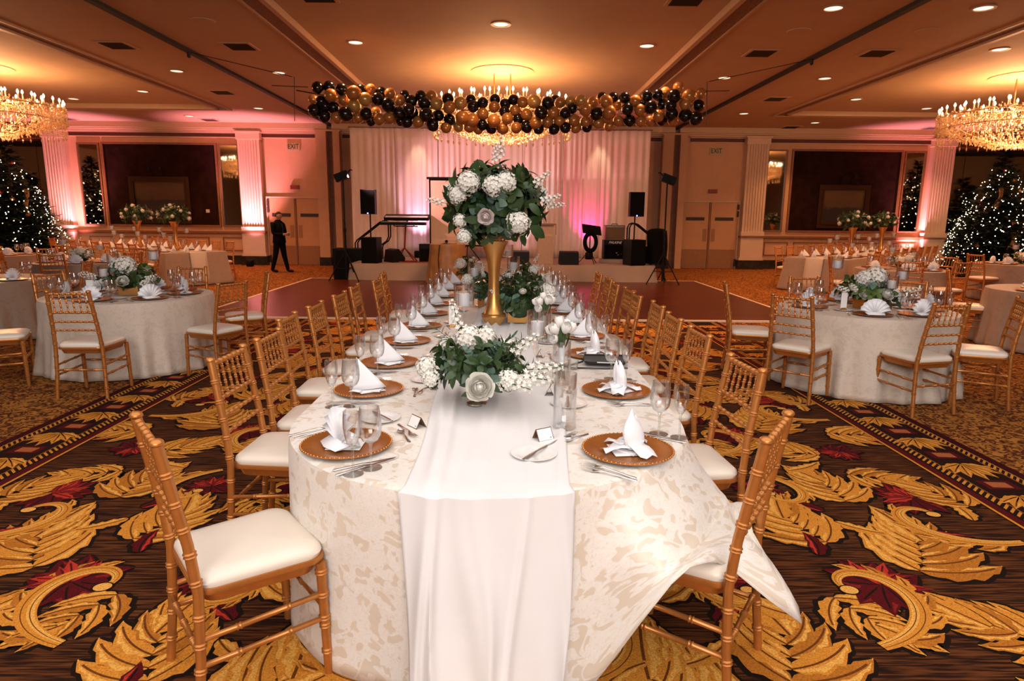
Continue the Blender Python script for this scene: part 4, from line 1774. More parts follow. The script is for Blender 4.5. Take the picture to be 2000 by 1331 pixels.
def arrangement(label, loc, rx, rz_, flowers, n_leaf, seed, group=None, base=0., zmin=-.35, core=True, kinds=('b', 'b', 'r', 'f', 'g'), lscale=1., name='flower_arrangement', push=1.):
    """a mounded arrangement: flowers = (kind, dx, dy, dz, size) in units of the mound's half width rx and height rz_"""
    r = random.Random(seed)
    t = thing(name, label, 'flowers', loc, 0, group)
    if core:
        m = MB()
        m.ball((0, 0, 0), rx * .45, 12, 8, sz=rz_ / rx)
        m.build('foliage_core', M_leaf, t)
    for i in range(n_leaf):
        z = 1 - (1 - zmin) * (i + .5) / n_leaf
        a = i * 2.39996 + r.uniform(-.25, .25)
        q = sqrt(max(0, 1 - z * z))
        d = Vector((q * cos(a), q * sin(a), z + r.uniform(-.1, .15))).normalized()
        k = r.choice(kinds)
        L = rx * d.length
        p = Vector((d.x * rx, d.y * rx, d.z * rz_)) * r.uniform(.22, .42)
        reach = Vector((d.x * rx, d.y * rx, d.z * rz_)).length
        s = max(.55, (reach - p.length) / .185) * r.uniform(.9, 1.12) * lscale
        me, nm = {'b': (r.choice(ME_broad), 'leaf_spray'), 'g': (r.choice(ME_bright), 'leaf_spray'), 'r': (r.choice(ME_round), 'eucalyptus_spray'), 'f': (r.choice(ME_fine), 'fine_leaf_spray')}[k]
        link(nm, me, t, p, rot=aim(d, r.uniform(0, 6)), scale=s)
    for kd, dx, dy, dz, s in flowers:
        p = Vector((dx * rx, dy * rx, dz * rz_)) * push
        d = Vector((dx, dy, dz + (.55 if kd == 'r' else .15)))
        if d.length < .05:
            d = Vector((0, 0, 1))
        me, nm = {'h': (r.choice(ME_hyd), 'hydrangea'), 'H': (ME_farhyd, 'hydrangea'), 'r': (r.choice(ME_rose), 'rose'), 'p': (ME_blush, 'rose'), 's': (ME_stock, 'stock_flower')}[kd]
        if kd in 'rp':
            p = p - d.normalized() * .015
        o = link(nm, me, t, p, rot=aim(d, r.uniform(0, 6)), scale=s)
        if kd == 'p':
            o['label'] = 'pale blush rose'
    return t


# tall gold vase and its great bouquet
def gold_vase_maker(label):
    t = thing('trumpet_vase', label, 'vase')
    MB().lathe([(0, .0), (.052, .0), (.056, .006), (.058, .012), (.075, .03), (.091, .06), (.095, .075), (.090, .088), (.079, .094), (.067, .125), (.056, .17), (.047, .23), (.042, .30), (.041, .36),
                (.044, .42), (.052, .49), (.066, .55), (.085, .60), (.108, .645), (.113, .65), (.108, .65), (.08, .60), (.05, .50), (.035, .36), (0, .30)], seg=40).build('vase_body', M_vase, t)
    MB().lathe([(.0915, .084), (.096, .088), (.0915, .092)], seg=40).build('vase_ring', M_vase, t)
    return t


P_vase = Proto(gold_vase_maker)
P_vase.put((-.09, 4.80, ZT + .006), 0, 'tall gold trumpet vase holding the big white and green bouquet on the long table', 'gold trumpet vases')
P_vase.put((-.13, 7.35, ZT + .006), 0, 'second gold trumpet vase, partly hidden behind the first on the long table', 'gold trumpet vases', .93)
RX, RZ = .35, .262
big = [('h', -.46, -.74, .50, 1.02), ('h', -.66, -.64, .22, .85), ('h', .0, -.90, .42, .90), ('h', .22, -.86, .50, .95), ('h', .46, -.82, -.46, 1.02), ('h', -.62, -.72, -.42, .60), ('h', -.54, -.76, -.80, .62),
       ('p', -.14, -1.0, -.32, 1.15), ('s', .70, -.55, .42, 1.2), ('s', .82, -.50, .06, 1.2), ('s', .92, -.40, -.05, 1.1), ('s', .10, -.3, 1.0, 1.3), ('s', -.85, -.45, .0, 1.1), ('s', .02, -.35, .92, 1.1),
       ('h', -.3, .8, .4, 1.), ('h', .45, .75, .2, 1.), ('h', 0, .85, -.3, 1.), ('h', .85, .35, .3, .9), ('h', -.85, .4, .3, .9)]
arrangement('big domed bouquet of white hydrangea and dark leaves in the tall gold vase', (-.09, 4.80, 1.65), RX, RZ, big, 120, 21, zmin=-.85, kinds=('b', 'b', 'b', 'r', 'b', 'b'), lscale=1.15, push=1.1)
arrangement('bouquet in the farther gold vase, seen behind the tall front vase', (-.13, 7.35, 1.50), .36, .26, [('h', .3, -.8, .3, 1.), ('h', -.4, -.75, .2, 1.), ('h', 0, -.7, .7, 1.), ('h', .7, -.5, -.2, .9), ('h', -.7, -.5, -.3, .9), ('h', 0, .8, .3, 1)], 44, 22, zmin=-.7)


# silver compote with the low arrangement
def compote_maker(label):
    t = thing('footed_bowl', label, 'bowl')
    MB().lathe([(0, .001), (.046, .001), (.048, .004), (.045, .009), (.030, .014), (.018, .022), (.012, .030)], seg=32).build('foot', M_antique, t)
    MB().lathe([(.012, .030), (.0095, .036), (.008, .05), (.0105, .062), (.008, .07), (.0095, .085), (.014, .092)], seg=16).build('stem', M_antique, t)
    MB().lathe([(.014, .092), (.04, .098), (.062, .112), (.073, .132), (.076, .150), (.079, .152), (.074, .150), (.06, .118), (0, .102)], seg=32).build('bowl', M_antique, t)
    return t


P_compote = Proto(compote_maker)
P_compote.put((-.122, 2.71, ZT + .008), 0, 'antique silver footed bowl under the low flowers at the runner\'s near end', 'footed bowls')
low = [('h', -.14, -.15, .85, .72), ('h', .16, -.05, .85, .6), ('h', -.92, -.35, .10, .55), ('h', -.84, -.42, -.22, .5), ('r', .10, -1.08, -.20, 1.25), ('h', .62, -.60, -.22, .62), ('s', .70, -.55, -.1, 1.3), ('s', .50, -.66, -.15, 1.2),
       ('s', .85, -.3, .0, 1.2), ('s', .6, -.2, .35, 1.1), ('s', -.3, .1, .9, 1.), ('h', 0, .8, .2, .9), ('h', -.55, .55, .3, .8), ('h', .6, .5, .2, .8)]
arr = arrangement('low arrangement of white flowers and glossy leaves in the silver footed bowl', (-.122, 2.71, .908), .19, .125, low, 66, 31, zmin=-.35, kinds=('b', 'b', 'b', 'r', 'b'), lscale=1.1, push=1.22)
for k, (dx, dz, a) in enumerate(((.19, .0, 1.2), (.22, -.04, 1.5), (.17, .05, 1.0), (-.17, .13, -.6), (-.22, -.05, -1.5), (.12, .09, .7))):
    link('fine_leaf_spray', ME_fine[k % 3], arr, (dx * .55, -.05, dz * .8), rot=aim((sin(a), -.25, cos(a)), k), scale=.85)

# the crowded middle of the table: wood boxes of greenery
def planter_maker(label):
    t = thing('flower_box', label, 'flower box')
    m = MB()
    m.box(-.09, .09, -.065, -.058, 0, .11)
    m.box(-.09, .09, .058, .065, 0, .11)
    m.box(-.09, -.083, -.058, .058, 0, .11)
    m.box(.083, .09, -.058, .058, 0, .11)
    m.box(-.083, .083, -.058, .058, .0, .09)
    m.build('box_body', M_vase, t, smooth=False)
    return t


P_box = Proto(planter_maker)
mids = [(.10, 4.95, .27, 'low greenery and white roses right beside the tall gold vase\'s foot', 3), (-.15, 5.75, .26, 'low flowers behind the tall gold vase, left', 4), (.17, 5.9, .27, 'low flowers behind the tall vase, right', 5),
        (.16, 7.0, .25, 'farthest low flowers on the long table, right of the second vase', 6), (-.45, 8.05, .20, 'cream flowers at the far left end of the long table', 7)]
for i, (x, y, rx, lb, sd) in enumerate(mids):
    P_box.put((x, y, ZT + .012), .4 * i, 'small gold box holding ' + lb.replace('just ', ''), 'gold flower boxes')
    r = random.Random(sd)
    fl = []
    for k in range(9):
        a = k * 2.4 + sd
        z = .25 + .6 * (k / 8)
        q = sqrt(1 - z * z)
        fl.append((r.choice('hrsrs'), q * cos(a), q * sin(a), z, r.uniform(.6, .9)))
    arrangement(lb, (x, y, ZT + .13), rx, .22, fl, 40, 40 + sd, zmin=-.15, kinds=('b', 'f', 'r', 'f', 'b'), lscale=.9)


# glass hurricanes on stems, each with a white candle standing in it
def hurricane_maker(R, hs, hc):
    def mk(label):
        t = thing('hurricane_candle_holder', label, 'candle holder')
        MB().lathe([(0, .001), (.048, .001), (.05, .004), (.03, .007), (.008, .012)], seg=28).build('foot', M_glass_b, t)
        MB().lathe([(.008, .012), (.0065, .04), (.0065, hs - .05), (.010, hs - .02), (.02, hs - .006)], seg=12).build('stem', M_glass_b, t)
        MB().lathe([(0, hs - .006), (.02, hs - .006), (R * .75, hs), (R * .97, hs + .008), (R, hs + .02), (R, hs + hc), (R - .002, hs + hc), (R - .003, hs + .02), (R * .9, hs + .010), (0, hs + .003)], seg=32).build('glass_cylinder', M_glass, t)
        return t
    return mk


def candle_maker(label):
    t = thing('pillar_candle', label, 'candle')
    MB().lathe([(0, 0), (.036, 0), (.0375, .003), (.0375, .070), (.036, .074), (.028, .073), (.012, .068), (0, .067)], seg=24).build('wax', M_candle, t)
    MB().tube([(0, 0, .066), (.001, 0, .075), (.004, 0, .082)], .0012, 5).build('wick', M_wick, t)
    return t


P_candle = Proto(candle_maker)
_hp = {}


def hurricane(x, y, z, R, hs, hc, where, cs=1., group='hurricane candle holders'):
    k = (R, hs, hc)
    if k not in _hp:
        _hp[k] = Proto(hurricane_maker(*k))
    _hp[k].put((x, y, z), 0, 'stemmed glass hurricane candle holder ' + where, group)
    P_candle.put((x, y, z + hs + .0045), random.uniform(0, 6), 'white pillar candle in the holder ' + where, 'pillar candles', cs)


hurricane(.16, 3.25, ZT + .012, .056, .205, .135, 'right of the silver footed bowl')
hurricane(-.285, 4.41, ZT + .003, .072, .205, .165, 'just left of the tall gold vase', 1.15)
hurricane(-.28, 5.83, ZT + .010, .066, .27, .13, 'left behind the tall gold vase', 1.05)
hurricane(.07, 6.5, ZT + .014, .066, .27, .15, 'right behind the tall gold vase', 1.1)
hurricane(.02, 7.9, ZT + .012, .066, .33, .15, 'farthest along the long table')


# tall clear cylinder vases, two with ribbon-tied white tulips
def cylinder_maker(label):
    t = thing('cylinder_vase', label, 'vase')
    MB().lathe([(0, .001), (.044, .001), (.046, .004), (.046, .225), (.0435, .225), (.0425, .012), (0, .010)], seg=32).build('glass_wall', M_glass, t)
    return t


P_cyl = Proto(cylinder_maker)
for x, y, w in ((.228, 2.41, 'empty, beside the near right place'), (.27, 3.08, 'holding white tulips beside the second right place'), (.25, 4.12, 'holding white tulips beyond the black purse')):
    P_cyl.put((x, y, ZT + .003), 0, 'clear glass cylinder vase ' + w, 'cylinder vases')


def posy(x, y, z0, label, s=1.):
    t = thing('tulip_posy', label, 'flowers', (x, y, z0))
    r = random.Random(int(y * 100))
    heads = [(-.035, -.03, .29), (.012, -.045, .30), (.045, -.01, .295), (-.01, .02, .325), (-.06, .01, .27), (.03, .035, .30), (-.045, -.05, .235)]
    for i, (hx, hy, hz) in enumerate(heads):
        a = i * 2.4
        b = Vector((.018 * cos(a), .018 * sin(a), .014))
        c = Vector((.008 * cos(a), .008 * sin(a), .12))
        d = Vector((.012 * cos(a), .012 * sin(a), .19))
        h = Vector((hx * .72, hy * .72, .19 + (hz - .19) * .62))
        MB().tube([b, c, d, h], .0033, 6).build('flower_stem', M_stem, t)
        link('tulip', ME_tulip, t, h, rot=aim(h - d, r.uniform(0, 6)), scale=r.uniform(.95, 1.15))
    MB().lathe([(.017, .10), (.0155, .115), (.0155, .175), (.018, .192), (.0165, .192), (.014, .175), (.014, .115)], seg=16).build('ribbon_wrap', M_ribbon, t)
    m = MB()
    for k, a in enumerate((.2, 1.4, 2.9, 4.4)):
        leaf(m, Vector((.01 * cos(a), .01 * sin(a), .17)), Vector((cos(a) * .6, sin(a) * .6, 1.)), Vector((cos(a), sin(a), 0)), .12, .026, .35)
    m.build('leaves', M_leaf, t)
    return t


posy(.27, 3.08, ZT + .014, 'ribbon-tied white tulips standing in the vase by the second right place')
posy(.25, 4.12, ZT + .014, 'ribbon-tied white tulips in the vase beyond the black purse')


def number_maker(label):
    t = thing('table_number_stand', label, 'table number')
    MB().box(-.032, .032, -.002, .002, .018, .165).build('number_card', M_card, t, smooth=False)
    m = MB().box(-.028, .028, -.014, .014, 0, .012)
    m.box(-.025, .025, -.006, -.002, .012, .024)
    m.box(-.025, .025, .002, .006, .012, .024)
    m.build('base', M_vase, t, smooth=False)
    return t


P_num = Proto(number_maker)
P_num.put((-.385, 4.72, ZT + .003), .1, 'white upright table card on the left side of the long table', 'table cards')
P_num.put((.33, 6.15, ZT + .003), -.1, 'white upright table card on the far right of the long table', 'table cards')

# votives and a black purse
P_votive = Proto(lambda lb: tag(MB().lathe([(0, .001), (.026, .001), (.030, .05), (.028, .05), (.024, .01), (0, .008)], seg=20).build('votive_glass', M_glass_b), lb, 'votive'))
for x, y, w in ((-.40, 3.62, 'left of the runner, nearest'), (-.42, 5.05, 'left of the runner, behind the white table card'), (.36, 3.40, 'between the tulip vase and the black purse'), (.37, 4.65, 'right of the tall gold vase'), (-.40, 6.3, 'left of the runner, farthest')):
    P_votive.put((x, y, ZT + .002), 0, 'small clear glass votive cup ' + w, 'votive cups')
t = thing('clutch_purse', 'black leather clutch purse with strap lying before the third right place', 'purse', (.545, 3.50, ZT + .003), -.06)
m = MB()
rows = []
for i in range(13):
    u = i / 12 * 2 - 1
    e = (1 - abs(u) ** 6) ** .35 if abs(u) < 1 else .1
    rows.append([(u * .128, -.062 + .124 * (.5 - .5 * cos(pi * k / 8)) if False else -.062 * cos(2 * pi * k / 16) * (.75 + .25 * e), .032 + .032 * e * sin(2 * pi * k / 16) * .95) for k in range(16)])
m.grid(rows, close=True)
m.build('purse_body', M_purse, t)
m = MB()
m.grid([[(x, -.060 + .04 * k - .006 * sin(pi * k), .066 - .03 * (1 - k) ** 2 * 1.1 + .002) for x in (-.122, -.06, 0, .06, .122)] for k in (0, .2, .4, .6, .8, 1., 1.5)])
m.build('flap', M_purse, t)
MB().tube([(-.05, -.066, .030), (.02, -.068, .029), (.09, -.066, .030)], .004, 6).build('clasp_bar', M_chrome, t)
MB().tube([(-.125, .0, .02), (-.19, -.02, .003), (-.24, -.06, .003), (-.18, -.10, .003), (0, -.105, .003), (.12, -.08, .003)], .0055, 6).build('strap', M_purse, t)

# everything standing on the long table takes its place on the cloth
for o in list(COL.objects):
    if o.parent is None and o.get('category') and o.location.z > .70 and abs(o.location.x) < .85 and 1.6 < o.location.y < 8.7:
        o.location.x *= 1.044
        o.location.y *= 1.044
# ------------------------------------------------------------------ round tables and the far tables
def ring_place(c, ang, r):
    a = radians(ang)
    return (c[0] + r * cos(a), c[1] + r * sin(a)), (-cos(a), -sin(a))


def round_table(c, R, lb, seed, lift=None, cloth=None):
    return draped('round_table', lb, circle(R), c, ZT, cloth or M_linen, seed, flare=.07, folds=19, amp=.046, lift=lift, group='round tables', cloth='taupe' if cloth else 'pale linen', legs=[(R * .5 * cos(a), R * .5 * sin(a)) for a in (.8, 2.3, 3.9, 5.5)])


LT, RT = (-3.92, 6.82), (3.46, 6.22)
round_table(LT, .79, 'round table left of the long table', 51)


def rt_lift(u, x, y, s, o, z):
    a = atan2(y, x)
    w = math.exp(-((a - radians(-75)) / .16) ** 2)
    return o - w * .05 * sin(pi * s), z


round_table(RT, .77, 'round table right of the long table', 52, rt_lift)
LCH = [((-3.61, 5.63), (-.05, 1), 'with its back to the camera at the left round table'), ((-2.83, 6.33), (-.89, .42), 'at the right edge of the left round table, nearest the long table'), ((-2.89, 7.2), (-.94, -.42), 'behind the left round table, seen edge on by the dance floor'),
       ((-4.64, 6.93), (.9, -.32), 'far left of the left round table, facing it'), ((-3.83, 7.77), (0, -1), 'behind the left round table facing the camera'), ((-4.62, 5.92), (.88, .46), 'at the left frame edge, only seat and rungs showing')]
for p, f, w in LCH:
    chair(*p, f, 'gilt chiavari chair ' + w, 'gilt chairs around the left round table')
RCH = [((2.61, 5.67), (.72, .69), 'left of the right round table with its back to the camera'), ((3.43, 5.30), (-.22, .97), 'before the right round table with its back to the camera'), ((4.10, 5.52), (-.90, .42), 'on the right of the right round table, seen from the side'),
       ((2.45, 6.47), (.95, -.25), 'by the dance floor edge, side on, left of the right round table'), ((3.38, 7.10), (.05, -1), 'behind the right round table, its left one facing the camera'), ((4.12, 6.80), (-.74, -.58), 'behind the right round table, its right one facing the camera')]
for p, f, w in RCH:
    chair(*p, f, 'gilt chiavari chair ' + w, 'gilt chairs around the right round table')
for c, angs, nm in ((LT, (-97, -42, 8, 52, 92, 150, 205), 'left'), (RT, (-112, -66, -12, 36, 84, 130, 178), 'right')):
    for i, a in enumerate(angs):
        p, f = ring_place(c, a, .53)
        setting(*p, f, '%s place anticlockwise at the %s round table' % (ordn(i), nm), 1, P_fan, ' on the %s round table' % nm)
for c, nm, sd, hz in ((LT, 'left', 61, ((-.13, -.20, .20, .11), (.27, .02, .36, .12), (-.25, .18, .29, .12))), (RT, 'right', 62, ((.10, -.22, .21, .12), (-.20, .22, .36, .12), (.36, .06, .27, .12)))):
    P_box.put((c[0], c[1], ZT + .002), .3, 'small gold flower box in the middle of the %s round table' % nm, 'gold flower boxes')
    arrangement('low white flowers and greenery in the middle of the %s round table' % nm, (c[0], c[1], ZT + .14), .27, .19,
                [('h', .1, -.3, .85, 1.25), ('h', -.25, -.2, .8, 1.), ('r', .25, -.85, .15, 1.3), ('r', -.45, -.75, .1, 1.1), ('s', .8, -.4, .1, 1.3), ('s', .75, -.55, -.05, 1.2), ('s', -.85, -.4, .15, 1.2), ('s', -.7, -.6, .25, 1.1), ('r', -.7, -.3, .4, 1.), ('h', .2, .7, .4, 1.)], 46, sd, zmin=-.2)
    for k, (dx, dy, hs, hc) in enumerate(hz):
        hurricane(c[0] + dx, c[1] + dy, ZT + .002, .056, hs, hc, '%s on the %s round table' % (('shortest', 'tallest', 'middle height')[k], nm))
    P_num.put((c[0] - .30, c[1] - .17, ZT + .002), .2, 'white upright table card on the %s round table' % nm, 'table cards')

# far round tables
FAR = [((-6.65, 8.35), .77, 'round table cut by the left edge of the view', 71, (-20, -75, 190)), ((-7.33, 11.45), .74, 'far round table left, before the long table by the mirror wall', 72, (-70, -20, 25, 160, 215)), ((-10.2, 13.2), .77, 'far round table left, under the christmas trees', 73, (-80, 20, -30)),
       ((6.90, 11.40), .72, 'far round table right, between the near right table and the pilaster', 74, (-110, -60, -10, 60, 130, 190)), ((10.35, 13.1), .80, 'far round table right, before the big christmas tree', 75, (-150, -100, -60, 180)), ((6.90, 8.05), .77, 'round table cut by the right edge of the view', 76, (200,))]
FARCH = {0: [(-95, ), (15, )], 1: [(-78, ), (-20, ), (20, ), (70, ), (150, ), (205, )], 2: [(-60, ), (-120, ), (10, )], 3: [(-115, ), (-75, ), (20, ), (80, ), (160, )], 4: [(-165, ), (-110, ), (-60, )], 5: [(-125, ), (150, )]}
for i, (c, R, lb, sd, angs) in enumerate(FAR):
    round_table(c, R, lb, sd, cloth=M_taupe)  # at the right edge the darker cloth colour also stands for weaker light
    short = ('left edge round table', 'far left round table', 'round table under the left trees', 'far right round table', 'round table under the right trees', 'right edge round table')[i]
    for k, (a,) in enumerate(FARCH[i]):
        p, f = ring_place(c, a, R + .17)
        chair(*p, f, 'gilt chiavari chair, %s anticlockwise at the %s' % (ordn(k), short), 'gilt chairs at the far round tables')
    for k, a in enumerate(angs):
        p, f = ring_place(c, a, R - .22)
        setting(*p, f, '%s place at the %s' % (ordn(k), short), 0, P_fan, ' on the far round tables')
        q, _ = ring_place(c, a + 22, R - .25)
        P_wine.put((*q, ZT + .002), 0, 'wine glass at the %s place of the %s' % (ordn(k), short), 'wine glasses on the far round tables')
        q, _ = ring_place(c, a + 28, R - .20)
        P_flute.put((*q, ZT + .002), 0, 'champagne flute at the %s place of the %s' % (ordn(k), short), 'flutes on the far round tables')
    if i in (1, 3, 4):
        arrangement('low white flowers on the ' + short, (c[0], c[1], ZT + .08), .22, .16, [('H', .2, -.5, .7, 1.1), ('H', -.4, -.5, .5, 1.), ('H', .6, -.3, .3, .9), ('H', 0, .5, .5, 1.)], 16, sd, zmin=0., group='flowers on the far round tables')
        hurricane(c[0] - .25, c[1] - .1, ZT + .002, .056, .29, .12, 'left on the ' + short)
        hurricane(c[0] + .25, c[1] + .1, ZT + .002, .056, .20, .11, 'right on the ' + short)


# the two long tables by the panelled walls, each running away from the room at a slant
def slanted(c, ax, Ln, hw, side, sd, vd):
    """c: middle of the near short end, ax: direction of the long axis"""
    n = sqrt(ax[0] ** 2 + ax[1] ** 2)
    ax = (ax[0] / n, ax[1] / n)
    px = (ax[1], -ax[0])
    at = lambda d, e: (c[0] + ax[0] * d + px[0] * e, c[1] + ax[1] * d + px[1] * e)
    rz = face_rz(ax)
    mid = at(Ln / 2, 0)
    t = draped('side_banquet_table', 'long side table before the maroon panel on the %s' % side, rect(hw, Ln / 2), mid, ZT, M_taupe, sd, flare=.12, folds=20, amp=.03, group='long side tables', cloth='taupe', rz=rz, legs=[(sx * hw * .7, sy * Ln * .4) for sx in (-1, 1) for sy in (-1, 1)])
    m = MB()
    prof = [(-.14, .02), (-.10, .2), (-.06, .45), (-.028, ZT - .02), (-.012, ZT + .004)] + [(d, ZT + .006) for d in (.05, Ln * .25, Ln * .5, Ln * .75, Ln - .05)]
    m.grid([[(*at(d - .012, e + .01 * sin(7 * d)), z) for e in (-.19, -.1, 0, .1, .19)] for d, z in prof])
    o = m.build('side_table_runner', M_linen)
    tag(o, 'pale runner hanging over the near end of the %s side table' % side, 'table runner', 'side table runners')
    o.modifiers.new('thickness', 'SOLIDIFY').thickness = .002
    n_ = 8
    for e, s in ((-1, 'wall' if side == 'right' else 'room'), (1, 'room' if side == 'right' else 'wall')):
        e = -e
        s = {1: 'right', -1: 'left'}[e]
        for k in range(n_):
            d = .55 + k * (Ln - .9) / (n_ - 1)
            f = (-px[0] * e, -px[1] * e)
            p = at(d, e * (hw + .16))
            if p[1] < W - .5:
                chair(*p, f, 'gilt chiavari chair, %s from the near end on the %s of the %s side table' % (ordn(k), s, side), 'gilt chairs at the side tables')
            p = at(d, e * (hw - .24))
            setting(*p, f, '%s place on the %s of the %s side table' % (ordn(k), s, side), 0, P_pyr, ' on the side tables')
            P_wine.put((*at(d + .2, e * (hw - .3)), ZT + .002), 0, 'wine glass at the %s place on the %s of the %s side table' % (ordn(k), s, side), 'wine glasses on the side tables')
    for k in range(4):                                           # napkins along the near end
        p = at(.24, -hw + .28 + k * (2 * hw - .56) / 3)
        P_pyr.put((*p, ZT + .008), rz + .3 * k, 'white pyramid napkin, %s from the left along the near end of the %s side table' % (ordn(k), side), 'folded napkins on the side tables')
    for k, d in enumerate(vd):
        x, y = at(d, 0)
        w = '%s side table, %s' % (side, ('nearer one', 'farther one')[k])
        P_vase.put((x, y, ZT + .009), 0, 'tall gold vase on the ' + w, 'gold trumpet vases')
        r = random.Random(sd + k)
        arrangement('white and dark green bouquet in the tall vase on the ' + w, (x, y, ZT + .80), .36, .24, [('H', cos(a) * q, sin(a) * q, z, r.uniform(.42, .62)) for a, q, z in ((-2.4, .9, .1), (-1.8, .85, .5), (-1.2, .9, -.1), (-.6, .85, .4), (-1.5, .4, .9), (.6, .9, .2), (2.4, .9, .2), (1.5, .6, .7), (3.2, .95, -.2), (0, .95, -.3))], 34, sd + k, zmin=-.5, kinds=('b',))
    hs = (.40, .30, .20, .40, .30, .20, .40, .30, .20, .40)
    for k, h in enumerate(hs):
        d = .7 + k * (Ln - 1.4) / 9
        hurricane(*at(d, (.16, -.15, .2)[k % 3]), ZT + .009, .056, h, .12, '%s from the near end on the %s side table' % (ordn(k), side), 1.2)


slanted((-6.83, 14.62), (-.80, .60), 5.2, .70, 'left', 81, (.9, 2.7))
slanted((6.74, 14.3), (.72, .69), 5.4, .66, 'right', 82, (2.1, 4.3))
# ------------------------------------------------------------------ stage
ZS = .41
t = thing('stage', 'low stage skirted in taupe cloth behind the dance floor', 'stage', (0, 0, 0))
m = MB().box(-3.70, 3.55, 15.95, 18.75, .02, ZS)
m.build('deck', M_stagecloth, t, smooth=False)
m = MB()
rows = []
for j in range(7):
    s = j / 6
    row = []
    for i in range(161):
        u = i / 160
        x = lerp(-3.78, 3.62, u)
        f = .035 * s * sin(u * 52 + 2 * sin(u * 9)) + .06 * s * s * sin(u * 17 + 1)
        row.append((x + .06 * s * (u * 2 - 1), 15.93 - .012 - .07 * s + f * .6, ZS + .006 - (ZS - .004) * s))
    rows.append(row)
m.grid(rows)
for e in (-1, 1):
    xe = 3.62 if e > 0 else -3.78
    m.grid([[(xe + e * .06 * s + e * .02 * sin(9 * y) * s, y, ZS + .006 - (ZS - .004) * s) for y in [15.87 + k * .2 for k in range(14)]] for s in (0, .33, .66, 1)])
m.grid([[(x, y, ZS + .007) for x in (-3.78, 3.62)] for y in (15.918, 18.70)])
m.build('skirt', M_stagecloth, t, 60)

# pale pipe-and-drape behind the stage: panels hung side by side from a cross rail
t = thing('stage_drape', 'tall pale pleated drape behind the stage, lit pink and white', 'curtain', (0, 18.70, 0))
edges = [-4.32, -3.1, -1.9, -.75, .42, 1.55, 2.6, 3.96]
MB().tube([(-4.36, 0, 3.93), (4.0, 0, 3.93)], .02, 8).build('cross_rail', M_chrome, t)
for x in (-4.30, 3.94):
    MB().tube([(x, .05, 0), (x, .05, 3.93)], .022, 8).build('upright', M_chrome, t)
for k in range(7):
    r = random.Random(90 + k)
    a, b = edges[k] + .004, edges[k + 1] - .004
    n = 90
    ph = [r.uniform(0, 6) for _ in range(4)]
    rows = []
    for j in range(13):
        s = j / 12
        z = lerp(3.93, .02 if (k in (0, 6)) else ZS + .012, s)
        row = []
        for i in range(n + 1):
            u = i / n
            w = sin(u * 42 + ph[0] + 1.2 * sin(u * 7 + ph[1])) * .6 + sin(u * 19 + ph[2] + .5 * s) * .4
            row.append((lerp(a, b, u) + .02 * s * sin(u * 23 + ph[3]), .045 * w * (.45 + .55 * s) * (1 if s > .02 else .6), z))
        rows.append(row)
    mm = MB().grid(rows)
    o = mm.build('drape_panel', M_drape, t, 70)
    o.modifiers.new('thickness', 'SOLIDIFY').thickness = .003


# loudspeakers: a sub on the stage, a pole and a full-range box on top
def sub_maker(label):
    t = thing('subwoofer', label, 'loudspeaker')
    MB().box(-.19, .19, -.19, .26, 0, .62).build('cabinet', M_black, t, smooth=False)
    m = MB().box(-.175, .175, -.205, -.19, .02, .60)
    m.build('front_grille', M_blackcloth, t, smooth=False)
    MB().lathe([(0, 0), (.05, 0), (.05, .006), (0, .006)], (0, .03, .62), 16).build('pole_cup', M_black, t)
    return t


def top_maker(label):
    t = thing('loudspeaker', label, 'loudspeaker')
    MB().tube([(0, .03, -.55), (0, .03, .02)], .017, 10).build('mounting_pole', M_black, t)
    m = MB()
    m.grid([[(-.175, -.16, z), (.175, -.16, z), (.175, .02, z), (.11, .18, z), (-.11, .18, z), (-.175, .02, z)] for z in (0, .58)], close=True)
    m.add([(-.175, -.16, .58), (.175, -.16, .58), (.175, .02, .58), (.11, .18, .58), (-.11, .18, .58), (-.175, .02, .58)], [(0, 1, 2, 3, 4, 5)])
    m.add([(-.175, -.16, 0), (.175, -.16, 0), (.175, .02, 0), (.11, .18, 0), (-.11, .18, 0), (-.175, .02, 0)], [(5, 4, 3, 2, 1, 0)])
    m.build('cabinet', M_black, t, smooth=False)
    MB().box(-.16, .16, -.172, -.16, .03, .565).build('front_grille', M_blackcloth, t, smooth=False)
    MB().ball((0, -.172, .022), .015, 8, 6).build('power_led', M_blue, t)
    return t


P_sub, P_top = Proto(sub_maker), Proto(top_maker)
P_sub.put((-3.30, 16.13, ZS + .009), -.10, 'black subwoofer at the stage\'s left corner under the pole speaker', 'subwoofers')
P_top.put((-3.31, 16.13, ZS + .009 + 1.17), -.08, 'black loudspeaker on a pole at the stage\'s left corner', 'pole loudspeakers')
P_sub.put((3.15, 16.13, ZS + .009), .28, 'black subwoofer at the stage\'s right corner under the pole speaker', 'subwoofers')
P_top.put((3.12, 16.13, ZS + .009 + 1.17), .05, 'black loudspeaker on a pole at the stage\'s right corner', 'pole loudspeakers')


def wedge_maker(label):
    t = thing('stage_monitor', label, 'monitor speaker')
    pr = [(-.17, 0), (.17, 0), (.19, .10), (.02, .33), (-.12, .30)]
    m = MB()
    for x in (-.23, .23):
        m.add([(x, y, z) for y, z in pr], [(0, 1, 2, 3, 4) if x > 0 else (4, 3, 2, 1, 0)])
    m.grid([[(x, y, z) for y, z in pr] for x in (-.23, .23)], close=True)
    m.build('cabinet', M_black, t, smooth=False)
    return t


P_wedge = Proto(wedge_maker)
for x, y, a, w in ((.33, 16.2, 0, 'in the stage\'s middle, beside the tan lectern'), (1.53, 16.15, .05, 'right of the tan lectern on the stage'), (-2.82, 16.55, -.9, 'on the stage behind the left subwoofer')):
    P_wedge.put((x, y, ZS + .009), a, 'black wedge monitor speaker ' + w, 'wedge monitors')


